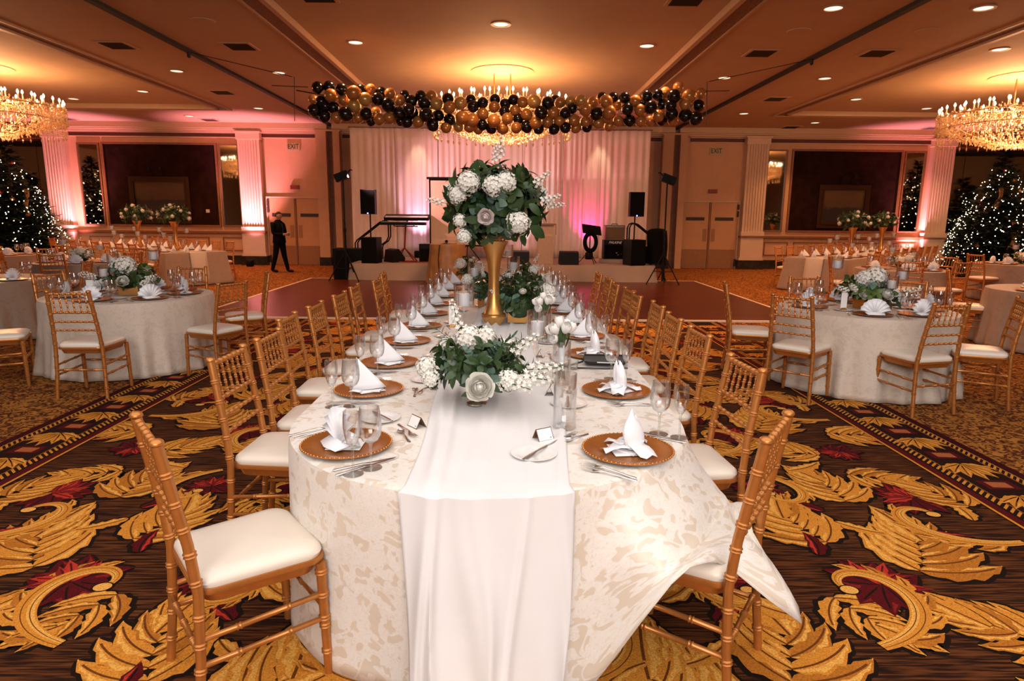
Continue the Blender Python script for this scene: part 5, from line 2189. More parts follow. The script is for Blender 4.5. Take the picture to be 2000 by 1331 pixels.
def tripod(m, h, spread, zc, r=.016, a0=.3):
    for k in range(3):
        a = a0 + k * 2 * pi / 3
        m.append([(0, 0, zc), (spread * cos(a), spread * sin(a), .012)])
        m.append([(0, 0, zc * .45), (spread * .55 * cos(a), spread * .55 * sin(a), zc * .45)])


def light_stand(x, y, label, flip):
    t = thing('lighting_stand', label, 'light stand', (x, y, 0))
    MB().tube([(0, 0, .08), (0, 0, 1.25)], .026, 8).tube([(0, 0, 1.2), (0, 0, 2.36)], .018, 8).build('pole', M_black, t)
    for k, a in enumerate((radians(-165), radians(-35), radians(70))):
        MB().tube([(0, 0, .74), (.42 * cos(a), .42 * sin(a), .016)], .014, 6).build('leg', M_black, t)
        MB().tube([(0, 0, .30), (.24 * cos(a), .24 * sin(a), .33)], .010, 6).build('brace', M_black, t)
    MB().lathe([(.032, 0), (.036, .02), (.036, .07), (.03, .09)], (0, 0, 1.18), 10).build('collar', M_black, t)
    m = MB()
    R = Matrix.Rotation(radians(-20) * flip, 4, 'Y')
    m.box(-.16, .16, -.10, .10, 2.36, 2.54, 0, Matrix.Translation((0, 0, 2.4)) @ R @ Matrix.Translation((0, 0, -2.4)))
    m.lathe([(0, -.12), (.085, -.12), (.075, .08), (0, .08)], (-.10 * flip, -.05, 2.42), 14, 0, Matrix.Rotation(pi / 2, 3, 'X'))
    m.tube([(.10 * flip, 0, 2.5), (.18 * flip, 0, 2.60), (.22 * flip, 0, 2.58)], .016, 6)
    m.build('moving_light', M_black, t)


light_stand(-3.80, 15.62, 'black lighting stand on tripod legs left of the stage', 1)
light_stand(3.72, 15.55, 'black lighting stand on tripod legs right of the stage', -1)
# draped case beside the left stand, dark bag and chair by the right stand
t = thing('equipment_case', 'tall black cloth covered case between the left lighting stand and the stage', 'case', (-4.02, 16.10, 0), .1)
rows = []
for j in range(7):
    s = j / 6
    rows.append([((.15 + .03 * (1 - s)) * cos(a) * 1.05 + .02 * (1 - s) * sin(5 * a), (.16 + .03 * (1 - s)) * sin(a) + .02 * (1 - s) * cos(4 * a), .72 * s + .004) for a in [2 * pi * k / 28 for k in range(28)]])
rows.append([(p[0] * .05, p[1] * .05, .73) for p in rows[-1]])
MB().grid(rows, close=True).build('cloth_cover', M_blackcloth, t, 60)
t = thing('road_case', 'wide low black road case behind the left lighting stand', 'case', (-4.0, 17.2, 0))
MB().box(-.45, .45, -.3, .3, .03, .72).build('case_body', M_black, t, smooth=False)
m = MB()
for x in (-.46, .44):
    for z in (.03, .70):
        m.box(x, x + .02, -.31, .31, z, z + .02)
m.build('corner_strip', M_chrome, t, smooth=False)
t = thing('folding_chair', 'black folding chair piled with dark bags beside the right lighting stand', 'chair', (3.72, 16.35, 0), .25)
for x in (-.2, .2):
    MB().tube([(x, -.22, .01), (x, .2, .48), (x, .26, .85)], .013, 6).build('back_leg', M_black, t)
    MB().tube([(x, .24, .01), (x, -.16, .46)], .013, 6).build('leg', M_black, t)
MB().box(-.21, .21, -.2, .2, .44, .47).build('seat', M_black, t, smooth=False)
MB().box(-.21, .21, .22, .25, .62, .86).build('backrest', M_black, t, smooth=False)
m = MB()
r = random.Random(5)
rows = []
for j in range(9):
    s = j / 8
    rows.append([(.27 * cos(a) * (1 - .10 * s * s) + .02 * sin(4 * a + 5 * s), .17 * sin(a) + .015 * cos(5 * a + 3 * s), .78 * s) for a in [2 * pi * k / 24 for k in range(24)]])
rows.append([(p[0] * .6, p[1] * .4, .83) for p in rows[-1]])
rows.append([(p[0] * .02, p[1] * .02, .84) for p in rows[-1]])
m.grid(rows, close=True)
o = m.build('garment_bag', M_blackcloth, None, 60, (3.72, 16.30, .475), .2)
tag(o, 'bulky black bag heaped on the folding chair right of the stage', 'bag')

# stair rails at both ends of the stage
def rail_maker(label):
    t = thing('stair_rail', label, 'handrail')
    for y in (0, .30):
        MB().tube([(-.55, y, .0), (-.55, y, .42), (-.50, y, .50), (.10, y, .96), (.2, y, 1.0), (.28, y, .97), (.32, y, .88), (.32, y, .6), (.26, y, .48), (.12, y, .38), (.10, y, .30), (.10, y, .0)], .018, 8).build('handrail_loop', M_black, t)
    MB().tube([(.11, 0, .25), (.11, .30, .25)], .014, 6).build('tie_bar', M_black, t)
    return t


P_rail = Proto(rail_maker)
P_rail.put((-3.36, 17.1, ZS + .02), 0, 'black bent-tube stair rail at the left of the stage', 'stage stair rails')
P_rail.put((3.42, 17.0, ZS + .02), pi, 'black bent-tube stair rail at the right of the stage', 'stage stair rails')

# keyboards on a red stand
t = thing('keyboard_stand', 'red tubular two-tier keyboard stand on the stage', 'keyboard stand', (-2.60, 16.85, ZS + .009))
m = MB()
for e in (-1, 1):
    m.tube([(0, 0, .34), (e * .34, -.12, .012)], .016, 6)
    m.tube([(0, 0, .34), (e * .20, .22, .012)], .016, 6)
m.tube([(-.34, -.12, .012), (.05, -.16, .012), (.34, -.12, .012)], .014, 6)
M_redm = mat('red_stand', (.30, .02, .015), .35, .4, noise_amt=.1)
m.build('base', M_redm, t)
MB().tube([(0, 0, .3), (.04, 0, .9), (.09, 0, 1.02)], .022, 8).build('column', M_redm, t)
m = MB()
for z in (.88, 1.03):
    for x in (-.22, .28):
        m.tube([(x, .06, z), (x, -.24, z + .02)], .013, 6)
    m.tube([(-.26, .05, z), (.34, .05, z)], .016, 6)
m.build('tier_arm', M_black, t)


def keyboard_maker(label):
    t = thing('keyboard', label, 'keyboard')
    m = MB()
    m.box(-.56, .56, -.17, .17, 0, .075)
    m.build('case', M_black, t, smooth=False)
    m = MB()
    for k in range(44):
        x = -.53 + k * .0241
        m.box(x, x + .022, -.165, -.03, .075, .084)
    m.build('white_keys', M_china, t, smooth=False)
    MB().box(-.5, .5, .02, .14, .075, .083).build('control_panel', M_ventdark, t, smooth=False)
    return t


P_kb = Proto(keyboard_maker)
o = P_kb.put((-2.50, 16.76, ZS + 1.075), 0, 'upper black keyboard on the red stand', 'keyboards')
o.rotation_euler = (radians(14), 0, 0)
o = P_kb.put((-2.60, 16.76, ZS + .92), 0, 'lower black keyboard on the red stand', 'keyboards')
o = MB().tube([(-2.0, 16.5, ZS + .02), (-1.9, 16.6, ZS + .02), (-1.7, 16.45, ZS + .02), (-2.3, 16.35, ZS + .02), (-2.8, 16.4, ZS + .02)], .012, 6).build('cable', M_redm)
tag(o, 'red cable lying on the stage under the keyboard stand', 'cable')
t = thing('amplifier', 'small black amplifier on the stage left of the projection screen', 'amplifier', (-2.00, 16.55, ZS + .009))
MB().box(-.17, .17, -.15, .15, 0, .46).build('cabinet', M_black, t, smooth=False)
MB().box(-.15, .15, -.16, -.15, .03, .34).build('grille', M_blackcloth, t, smooth=False)

# projection screen
t = thing('projection_screen', 'tan looking projection screen with black border behind the big bouquet', 'screen', (-1.0, 16.95, 0))
MB().box(-.93, .93, -.004, .004, .84, 2.44).build('screen_fabric', M_screen, t, smooth=False)
m = MB()
frame_bars(m, -.93, .93, .84, 2.44, .012, .035, .024)
m.build('black_border', M_blackcloth, t, smooth=False)
m = MB().tube([(-1.02, 0, 2.50), (1.02, 0, 2.50)], .028, 8)
m.build('case_tube', M_black, t)
MB().tube([(0, .05, ZS + .36), (0, .05, 2.50)], .015, 6).build('mast', M_black, t)
m = MB()
for a in (pi / 2 - .9, pi / 2 + .9, -pi / 2):
    m.tube([(0, .05, ZS + .45), (.40 * cos(a), .05 + .40 * sin(a), ZS + .02)], .012, 6)
m.build('tripod_foot', M_black, t)

# gold clothed round table with a projector, just in front of the stage
t = draped('projector_table', 'small round table before the stage', circle(.40), (-1.36, 15.25), .93, M_goldcloth, 33, cloth='gold satin', flare=.07, folds=11, amp=.035, cat='table', legs=[(0, 0)])
t = thing('projector', 'small projector on the gold clothed table before the stage', 'projector', (-1.30, 15.25, .932))
MB().box(-.15, .15, -.12, .12, .012, .10).build('case', M_beige, t, smooth=False)
MB().lathe([(0, 0), (.035, 0), (.035, .03), (0, .03)], (-.07, -.12, .06), 14, 0, Matrix.Rotation(pi / 2, 3, 'X')).build('lens', M_black, t)
o = MB().tube([(-1.42, 15.12, .94), (-1.50, 14.86, .92), (-1.53, 14.78, .6), (-1.50, 14.73, .2), (-1.40, 14.70, .012), (-1.2, 14.7, .012)], .010, 6).build('power_cord', M_black)
tag(o, 'dark power cord hanging down the gold cloth of the projector table', 'cord')

# lectern
t = thing('lectern', 'tan lectern with dark reading top on the stage', 'lectern', (.96, 16.35, ZS + .009))
MB().box(-.19, .19, -.14, .18, 0, .95).build('body', M_beige, t, smooth=False)
m = MB().box(-.23, .25, -.19, .22, .95, .985)
m.box(.235, .25, -.20, -.18, .72, .95)
m.build('reading_top', M_trim, t, smooth=False)
MB().box(-.17, .17, -.147, -.14, .68, .72).build('front_strip', M_trimlight, t, smooth=False)

# music stand with a dark jacket hung on it
t = thing('music_stand', 'black music stand on tripod legs on the stage right of the lectern', 'music stand', (2.08, 16.45, ZS + .009))
MB().tube([(0, 0, .16), (0, 0, .78)], .014, 8).build('pole', M_black, t)
m = MB()
for k in range(3):
    a = -pi / 2 + k * 2 * pi / 3 + .3
    m.tube([(0, 0, .34), (.28 * cos(a), .28 * sin(a), .012)], .010, 6)
m.build('tripod_leg', M_black, t)
MB().box(-.24, .24, -.16, .16, 0, .012, 0, Matrix.Translation((.03, -.02, .84)) @ Matrix.Rotation(radians(42), 4, 'X') @ Matrix.Rotation(radians(10), 4, 'Y')).build('desk', M_black, t, smooth=False)
m = MB()
for k, rr in enumerate((.15, .13, .165)):
    m.tube([(rr * cos(a) * .95, -.05 + .012 * k + .01 * sin(3 * a), .56 - .14 * 1 + rr * 1.45 * sin(a) + .08) for a in [2 * pi * j / 24 for j in range(25)]], .032, 8)
tag(m.build('cable_coil', M_blackcloth, None, True, (2.08, 16.37, ZS + .05)), 'thick black cable coil hanging from the music stand', 'cable')

# two amplifiers on a pale cloth-covered box
t = thing('riser_box', 'low pale cloth covered box under the stacked amplifiers', 'box', (2.76, 16.95, ZS + .009))
MB().box(-.34, .34, -.22, .22, 0, .10).build('box_cloth', M_stagecloth, t, smooth=False)
t = thing('bass_amplifier', 'large black amplifier with slanted white lettering, lower of the pair', 'amplifier', (2.76, 16.95, ZS + .11))
MB().box(-.28, .28, -.17, .17, 0, .48).build('cabinet', M_black, t, smooth=False)
MB().box(-.25, .25, -.182, -.17, .03, .36).build('grille', M_blackcloth, t, smooth=False)
me = text_mesh('PALKINE', .085, .35)
me.materials.append(M_card)
link('lettering', me, t, (0, -.185, .42), rot=(pi / 2, 0, 0))
m = MB()
for x, z in ((.05, .16), (.09, .11), (.17, .13)):
    m.box(x - .02, x + .02, -.19, -.18, z - .012, z + .012)
m.build('badge', M_chrome, t, smooth=False)
t = thing('guitar_amplifier', 'small brown fronted amplifier standing on the black amplifier', 'amplifier', (2.76, 16.95, ZS + .595))
MB().box(-.25, .25, -.14, .14, 0, .37).build('cabinet', M_trim, t, smooth=False)
MB().box(-.225, .225, -.152, -.14, .03, .31).build('grille_cloth', M_ampgrille, t, smooth=False)
MB().box(-.225, .225, -.156, -.14, .315, .35).build('control_panel', M_chrome, t, smooth=False)
MB().tube([(-.08, 0, .37), (-.06, 0, .40), (.06, 0, .40), (.08, 0, .37)], .010, 6).build('handle', M_black, t)


# uplights
def uplight_maker(label):
    t = thing('uplight', label, 'uplight')
    MB().lathe([(0, 0), (.10, 0), (.11, .02), (.11, .16), (.095, .19), (.09, .175), (0, .175)], seg=18).build('housing', M_black, t)
    MB().lathe([(0, .178), (.085, .178)], seg=18).build('lens', M_uplamp, t)
    return t


P_up = Proto(uplight_maker)
UPL = [(-7.80, 20.05), (-13.15, 20.30), (12.76, 20.62)]
for (x, y), w in zip(UPL, ('at the foot of the pink lit pilaster by the suited man', 'at the wall beside the left christmas trees', 'at the wall beside the right christmas trees')):
    P_up.put((x, y, .002), 0, 'round black floor uplight ' + w, 'floor uplights')
SUP = [(.48, 18.35), (2.30, 18.30), (-2.45, 18.3)]
for (x, y), w in zip(SUP, ('on the stage behind the middle monitor', 'on the stage behind the music stand', 'on the stage behind the keyboards')):
    P_up.put((x, y, ZS + .009), 0, 'round black uplight ' + w, 'floor uplights')
# ------------------------------------------------------------------ balloon garland
BAL = """-3.11,11.32,3.61,0.102,B;-2.93,11.36,3.63,0.102,B;-2.72,11.33,3.59,0.102,B;-2.44,11.46,3.61,0.093,B;-2.27,11.47,3.62,0.093,G;-2.1,11.5,3.58,0.093,B;-2.88,11.24,3.48,0.108,G;-2.72,11.44,3.44,0.097,G;-2.49,11.17,3.51,0.119,G;-2.32,11.22,3.42,0.114,L;-2.52,11.31,3.34,0.115,L;-2.13,11.3,3.44,0.108,B;-1.95,11.44,3.55,0.097,G;-1.78,11.4,3.44,0.096,G;-1.96,11.27,3.35,0.114,B;-3.07,11.36,3.4,0.096,B;-3.26,11.57,3.46,0.094,G;-3.19,11.34,3.26,0.109,B;-3.01,11.35,3.33,0.102,B;-2.88,11.38,3.31,0.102,B;-3.03,11.37,3.17,0.102,B;-2.83,11.35,3.15,0.096,G;-2.65,11.23,3.19,0.12,B;-2.48,11.41,3.16,0.096,G;-2.32,11.28,3.2,0.108,B;-2.29,11.49,3.13,0.093,B;-2.24,11.69,3.29,0.095,G;-2.12,11.35,3.13,0.102,G;-1.96,11.38,3.16,0.102,G;-1.79,11.35,3.23,0.109,B;-1.71,11.48,3.53,0.093,B;-1.59,11.4,3.43,0.103,B;-1.43,11.39,3.51,0.096,B;-1.37,11.34,3.39,0.108,B;-1.62,11.29,3.28,0.108,B;-1.57,11.4,3.24,0.103,B;-1.67,11.4,3.1,0.103,B;-1.79,11.5,3.13,0.093,B;-1.33,11.21,3.19,0.114,B;-1.47,11.32,3.09,0.102,G;-1.24,11.36,3.05,0.109,B;-1.17,11.49,3.22,0.093,B;-1.17,11.32,3.38,0.108,L;-1.27,11.53,3.54,0.093,G;-1.93,11.55,3.28,0.094,B;-0.98,11.34,3.46,0.102,B;-0.95,11.28,3.32,0.108,G;-0.77,11.31,3.39,0.108,L;-0.61,11.46,3.47,0.093,B;-0.57,11.4,3.36,0.103,B;-0.41,11.42,3.42,0.096,B;-0.21,11.5,3.49,0.093,B;-0.22,11.44,3.36,0.097,G;-0.04,11.51,3.42,0.093,B;0.1,11.52,3.49,0.093,B;-0.05,11.41,3.28,0.092,B;0.13,11.44,3.3,0.097,G;0.25,11.46,3.44,0.097,G;-0.41,11.4,3.24,0.103,G;-1.14,11.41,3.21,0.096,B;-0.96,11.38,3.14,0.102,B;-0.74,11.22,3.15,0.114,G;-0.58,11.29,3.12,0.114,G;-0.82,11.46,3.04,0.093,L;-1.02,11.37,3.01,0.096,G;-0.63,11.35,3.02,0.096,G;-0.42,11.44,3.07,0.097,B;-0.27,11.46,3.02,0.097,B;-0.22,11.2,3.1,0.113,G;-0.08,11.39,3.01,0.103,G;-0,11.34,3.16,0.102,G;0.15,11.36,3.02,0.096,G;0.18,11.43,3.17,0.093,B;0.32,11.38,3.23,0.103,G;0.32,11.39,3.04,0.103,B;0.55,11.2,3.24,0.113,B;0.66,11.31,3.41,0.108,B;0.43,11.2,3.41,0.113,L;0.47,11.33,3.09,0.108,G;0.52,11.38,3.01,0.096,B;0.67,11.4,3.12,0.103,G;0.76,11.36,3.26,0.109,G;0.78,11.4,3.01,0.096,B;0.87,11.41,3.14,0.103,G;0.97,11.38,3.03,0.096,B;0.88,11.5,3.45,0.093,G;0.81,11.66,3.51,0.095,B;0.96,11.34,3.26,0.096,B;-0.49,11.51,3.01,0.093,G;1.08,11.44,3.35,0.093,B;0.97,11.46,3.26,0.093,B;1.21,11.31,3.45,0.102,L;1.05,11.5,3.47,0.093,L;1.43,11.44,3.46,0.097,G;1.59,11.58,3.55,0.094,B;1.77,11.51,3.54,0.093,B;1.62,11.3,3.44,0.114,G;1.94,11.39,3.52,0.096,B;2.11,11.35,3.46,0.102,G;1.84,11.55,3.43,0.094,G;1.47,11.32,3.25,0.108,B;1.28,11.26,3.31,0.114,G;1.11,11.36,3.15,0.102,G;1.15,11.46,3.04,0.093,G;1.31,11.45,3.14,0.097,G;1.34,11.5,3.06,0.093,B;1.52,11.39,3.11,0.096,G;1.68,11.28,3.27,0.114,G;1.65,11.42,3.2,0.093,G;1.98,11.33,3.33,0.102,B;2.04,11.41,3.16,0.103,B;1.86,11.45,3.16,0.093,G;1.73,11.56,3.09,0.094,G;2.3,11.34,3.54,0.096,B;2.49,11.39,3.57,0.096,B;2.65,11.56,3.64,0.094,G;2.35,11.24,3.35,0.108,B;2.73,11.26,3.53,0.114,B;2.59,11.47,3.44,0.093,B;2.69,11.3,3.39,0.102,B;2.98,11.27,3.54,0.114,G;3.22,11.45,3.61,0.093,G;2.93,11.27,3.41,0.114,G;3.16,11.33,3.4,0.102,B;2.72,11.32,3.26,0.108,B;2.94,11.28,3.23,0.114,B;3.08,11.14,3.17,0.119,B;2.19,11.3,3.31,0.102,G;2.22,11.37,3.15,0.102,G;2.4,11.51,3.17,0.093,G;2.5,11.32,3.23,0.102,G;2.61,11.54,3.19,0.094,B;2.81,11.56,3.19,0.094,G;2.29,11.53,3.47,0.093,B;2.86,11.53,3.72,0.093,G"""
bal = []
for s in BAL.split(';'):
    x, y, z, r, c = s.split(',')
    bal.append((float(x), float(y), float(z), float(r), c))


def balloon_me(nm, m_):
    m = MB()
    prof = []
    for i in range(13):
        a = pi * i / 12
        r, z = sin(a), -cos(a)
        if z < -.2:
            r *= 1 - .10 * (-z - .2)
            z *= 1.08
        prof.append((max(0, r), z))
    m.lathe(prof, seg=18)
    m.lathe([(.02, -1.06), (.07, -1.13), (.0, -1.14)], seg=8)
    return m.mesh(nm, m_)


ME_b = {'B': balloon_me('balloon', M_bblk), 'G': balloon_me('balloon', M_bgold), 'L': balloon_me('balloon', M_blite)}
NMC = {'B': 'black', 'G': 'gold', 'L': 'pale gold'}
idx = {}
rb = random.Random(2)
for x, y, z, r, c in sorted(bal):
    k = idx[c] = idx.get(c, -1) + 1
    o = link('balloon', ME_b[c], None, (x, y, z), rot=(rb.uniform(-1.2, 1.2), rb.uniform(-.8, .8), rb.uniform(0, 6)), scale=r * .98)
    tag(o, '%s balloon, %s %s one from the garland\'s left end' % (NMC[c], ordn(k), NMC[c]), 'balloon', 'balloons in the hanging garland')
t = thing('balloon_rigging', 'thin wires and spreader bars hanging the balloon garland from the ceiling tracks', 'rigging', (0, 11.45, 0))
for s in (-1, 1):
    xt = X0 + s * 5.265
    MB().tube([(xt, .3, H - .04), (s * 3.45 + X0, 0, 3.80)], .006, 5).build('wire', M_track, t)
    MB().lathe([(0, -.10), (.03, -.08), (.03, 0), (0, 0)], (xt, .3, H - .04), 8).build('hook', M_track, t)
    MB().tube([(X0 + s * 3.45, 0, 3.10), (X0 + s * 3.42, 0, 3.80)], .006, 5).build('end_bar', M_track, t)
    MB().tube([(X0 + s * 3.8, 0, 3.66), (X0 + s * 3.2, 0, 3.64)], .006, 5).build('end_bar', M_track, t)
MB().tube([(X0 + 3.45 * k, .18, 3.62 - .30 * (1 - k * k)) for k in [i / 8 - 1 for i in range(17)]], .010, 5).build('garland_line', M_track, t)


# ------------------------------------------------------------------ chandeliers
def bead(m, c, r, h):
    x, y, z = c
    m.add([(x + r, y, z), (x, y + r, z), (x - r, y, z), (x, y - r, z), (x, y, z + h), (x, y, z - h)], [(0, 1, 4), (1, 2, 4), (2, 3, 4), (3, 0, 4), (1, 0, 5), (2, 1, 5), (3, 2, 5), (0, 3, 5)])


ZCH = 3.62
def candle_mesh():
    return MB().lathe([(0, .0), (.05, .0), (.055, .02), (.012, .02), (.012, .12), (0, .12)], seg=10).mesh('candle_cup', M_crystal)


ME_cup = candle_mesh()
ME_bulb = MB().lathe([(0, 0), (.014, .006), (.021, .026), (.018, .045), (.008, .068), (0, .078)], seg=10).mesh('bulb', M_bulb)


def strand_mesh(n, step, seed, drop=True):
    r = random.Random(seed)
    m = MB()
    for k in range(n):
        bead(m, (r.uniform(-.006, .006), r.uniform(-.006, .006), -k * step), .014, .019)
    if drop:
        bead(m, (0, 0, -n * step - .03), .024, .05)
    return m.mesh('crystal_strand', M_crystal, False)


ME_str = [strand_mesh(n, .042, n) for n in (3, 5, 7)]


def chandelier_maker(label):
    t = thing('crystal_chandelier', label, 'chandelier')
    R = 1.36
    MB().lathe([(0, 0), (.60, 0), (.61, -.012), (.40, -.018), (.25, -.03), (0, -.03)], (0, 0, H + .07 - ZCH), 32).build('ceiling_plate', M_ceil, t)
    m = MB()
    for s in (-1, 1):
        m.tube([(s * .16, 0, H + .02 - ZCH), (s * .16, 0, -.1)], .014, 6)
    m.build('hanging_rod', M_vase, t)
    m = MB()
    ring = lambda r_, z: [(r_ * cos(2 * pi * k / 48), r_ * sin(2 * pi * k / 48), z) for k in range(49)]
    for r_, z in ((R, .0), (1.0, .06), (.62, .02), (R * .97, -.22), (.9, -.40), (.5, -.52)):
        m.tube(ring(r_, z), .009, 6)
    for k in range(16):
        a = 2 * pi * k / 16
        m.tube([(0, 0, .1), (.6 * cos(a), .6 * sin(a), .02), (R * cos(a), R * sin(a), 0)], .010, 5)
        m.tube([(R * cos(a), R * sin(a), 0), (R * .97 * cos(a), R * .97 * sin(a), -.22), (.9 * cos(a), .9 * sin(a), -.40), (.5 * cos(a), .5 * sin(a), -.52), (.1 * cos(a), .1 * sin(a), -.6)], .007, 5)
    m.build('frame', M_vase, t)
    r = random.Random(17)
    for n, r_, z in ((34, R, .01), (20, 1.0, .07), (10, .62, .04)):
        for k in range(n):
            a = 2 * pi * (k + .3) / n
            c = link('candle_cup', ME_cup, t, (r_ * cos(a), r_ * sin(a), z))
            link('bulb', ME_bulb, c, (0, 0, .12))
    stuff = MB()
    cnt_ = 0
    for n, r_, z, mi in ((56, R + .03, -.02, 1), (44, R - .02, -.20, 2)):
        for k in range(n):
            a = 2 * pi * (k + r.random() * .4) / n
            link('crystal_strand', ME_str[mi], t, (r_ * cos(a), r_ * sin(a), z))
            cnt_ += 1
    for i in range(2600):                                         # the body of cut drops filling the bowl
        u = r.random()
        a = r.uniform(0, 2 * pi)
        if u < .45:
            q, z = R * r.uniform(.86, 1.02), r.uniform(-.30, .06)
        elif u < .8:
            s = r.random()
            q, z = lerp(R * .97, .35, s), lerp(-.24, -.58, s ** .8) + r.uniform(-.06, .06)
        else:
            q, z = sqrt(r.random()) * R, r.uniform(-.25, .10)
        bead(stuff, (q * cos(a), q * sin(a), z), r.uniform(.013, .024), r.uniform(.018, .04))
    for i in range(60):
        a, q = r.uniform(0, 2 * pi), .30 * sqrt(r.random())
        bead(stuff, (q * cos(a), q * sin(a), -.56 - .12 * r.random() * (1 - q)), .018, .035)
    o = stuff.build('crystal_drops', M_crystal, t, False)
    o['kind'] = 'stuff'
    return t


P_ch = Proto(chandelier_maker)
CHN = [(X0, 13.5, 'crystal chandelier with candle bulbs behind the balloon garland'), (X0 - 10.25, 13.6, 'crystal chandelier cut by the left edge of the view'), (X0 + 10.2, 13.4, 'crystal chandelier cut by the right edge of the view')]
for x, y, lb in CHN:
    P_ch.put((x, y, ZCH), 0, lb, 'crystal chandeliers')


# ------------------------------------------------------------------ christmas trees
ME_light = MB().ball((0, 0, 0), .0125, 8, 6).mesh('light_bulb', M_fairy)
ME_orn = {}
for nm, m_ in (('red', M_orred), ('gold', M_orgold)):
    m = MB()
    m.ball((0, 0, 0), .06, 14, 9)
    m.lathe([(0, .075), (.014, .075), (.016, .055)], seg=8)
    ME_orn[nm] = m.mesh('bauble', m_)


def tree(x, y, hgt, R, lb, sd, n_light, n_orn):
    r = random.Random(sd)
    t = thing('christmas_tree', 'decorated christmas tree ' + lb, 'christmas tree', (x, y, 0))
    MB().tube([(0, 0, 0), (0, 0, hgt * .95)], [.09, .02], 8).build('trunk', M_bark, t)
    m = MB()
    z = .22
    tips = []
    while z < hgt:
        f = 1 - (z - .22) / (hgt - .22)
        rr = R * (f ** .82) + .04
        n = max(6, int(10 + 26 * f))
        for k in range(n):
            a = r.uniform(0, 2 * pi)
            L = rr * r.uniform(.72, 1.08)
            d = Vector((cos(a), sin(a), r.uniform(-.22, .12)))
            s = Vector((-sin(a), cos(a), 0))
            base = Vector((0, 0, z + r.uniform(-.06, .06)))
            steps = max(3, int(L / .10))
            for q in range(1, steps + 1):
                p = base + d * (L * q / steps) + Vector((0, 0, -.12 * L * (q / steps) ** 2 + .05 * (q / steps)))
                for e in range(3):
                    b = r.uniform(-1.1, 1.1)
                    dd = (d * cos(b) + s * sin(b) + Vector((0, 0, r.uniform(-.35, .5)))).normalized()
                    ln, wd = r.uniform(.12, .20), r.uniform(.016, .034)
                    sd_ = dd.cross(Vector((r.uniform(-.3, .3), r.uniform(-.3, .3), 1))).normalized()
                    m.add([p - sd_ * wd, p + dd * ln * .6 - sd_ * wd * .8, p + dd * ln, p + dd * ln * .6 + sd_ * wd * .8, p + sd_ * wd], [(0, 1, 2, 3, 4)])
            tips.append((base + d * L * r.uniform(.82, 1.0), a))
        z += .085 + .05 * (1 - f)
    m.build('branches', M_fir, t, False)
    # the wound string of lights lies on the branches: a thing of its own
    st = thing('string_lights', 'warm white string lights on the christmas tree ' + lb, 'string lights', (x, y, 0))
    pts = []
    for i in range(n_light):
        u = (i + r.random()) / n_light
        z = .2 + (hgt - .25) * (1 - sqrt(1 - u * .985))
        f = 1 - (z - .22) / (hgt - .22)
        a = r.uniform(0, 2 * pi)
        rr = (R * max(.02, f) ** .82) * r.uniform(.88, 1.06) + .03
        pts.append((rr * cos(a), rr * sin(a), z))
    pts.sort(key=lambda p: p[1])
    for p in pts[:100]:
        link('light_bulb', ME_light, st, p)
    sm = MB()
    for p in pts[100:]:
        sm.ball(p, .0125, 6, 4)
    o = sm.build('light_bulbs', M_fairy, st)
    o['kind'] = 'stuff'
    wz = MB()
    wz.tube([(R * (1 - k / 160) ** .82 * .8 * cos(k * .5), R * (1 - k / 160) ** .82 * .8 * sin(k * .5), .25 + (hgt - .35) * k / 160) for k in range(158)], .005, 4)
    wz.build('wire', M_fir, st)
    k_ = 0
    front = sorted([p for p in tips if p[0].y < .1 * R], key=lambda p: -p[0].z)
    for i in range(n_orn):
        p = front[int((i + .5) * len(front) / n_orn)][0]
        c = 'red' if i % 3 == 1 else 'gold'
        o = link('bauble', ME_orn[c], None, (x + p.x * 1.02, y + p.y * 1.02, p.z - .06), scale=r.uniform(.8, 1.25))
        tag(o, '%s bauble, %s from the top, on the christmas tree %s' % (c, ordn(i), lb), 'bauble', 'baubles on the christmas trees')
    for i in range(3):
        m = MB()
        p = front[int((i + .6) * len(front) / 3.2)][0]
        m.grid([[(p.x * 1.04 + .05 * sin(k * .9) + e * .06, p.y * 1.06 - .03, p.z - k * .10 + e * .05 * sin(k)) for e in (-1, -.3, .3, 1)] for k in range(7)])
        o = m.build('ribbon', M_ribgold, None, 60, (x, y, 0))
        o.modifiers.new('thickness', 'SOLIDIFY').thickness = .003
        tag(o, 'copper gold ribbon, %s from the top, on the christmas tree %s' % (ordn(i), lb), 'ribbon', 'ribbons on the christmas trees')


tree(-13.95, 19.0, 3.42, 1.35, 'at the left edge', 101, 380, 22)
tree(-14.85, 21.1, 2.78, .62, 'behind the left pilaster', 102, 150, 6)
tree(14.0, 18.9, 3.44, 1.35, 'at the right, tip showing', 103, 460, 18)
tree(14.7, 21.1, 2.62, .62, 'behind the right pilaster', 104, 170, 6)
tree(16.5, 19.6, 3.1, 1.05, 'at the right edge', 105, 150, 5)

# ------------------------------------------------------------------ the man in the dark suit
def skin_body(nodes, edges, subd=1):
    """nodes: {name: ((x, y, z), rx, ry)}; returns a mesh grown around the skeleton"""
    names = list(nodes)
    me = bpy.data.meshes.new('body')
    me.from_pydata([nodes[n][0] for n in names], [(names.index(a), names.index(b)) for a, b in edges], [])
    o = bpy.data.objects.new('body', me)
    COL.objects.link(o)
    sk = o.modifiers.new('skin', 'SKIN')
    for v, n in zip(me.skin_vertices[0].data, names):
        v.radius = nodes[n][1:]
        v.use_root = n == 'pelvis'
    sb = o.modifiers.new('sub', 'SUBSURF')
    sb.levels = sb.render_levels = subd
    dg = bpy.context.evaluated_depsgraph_get()
    out = bpy.data.meshes.new_from_object(o.evaluated_get(dg))
    bpy.data.objects.remove(o)
    return out


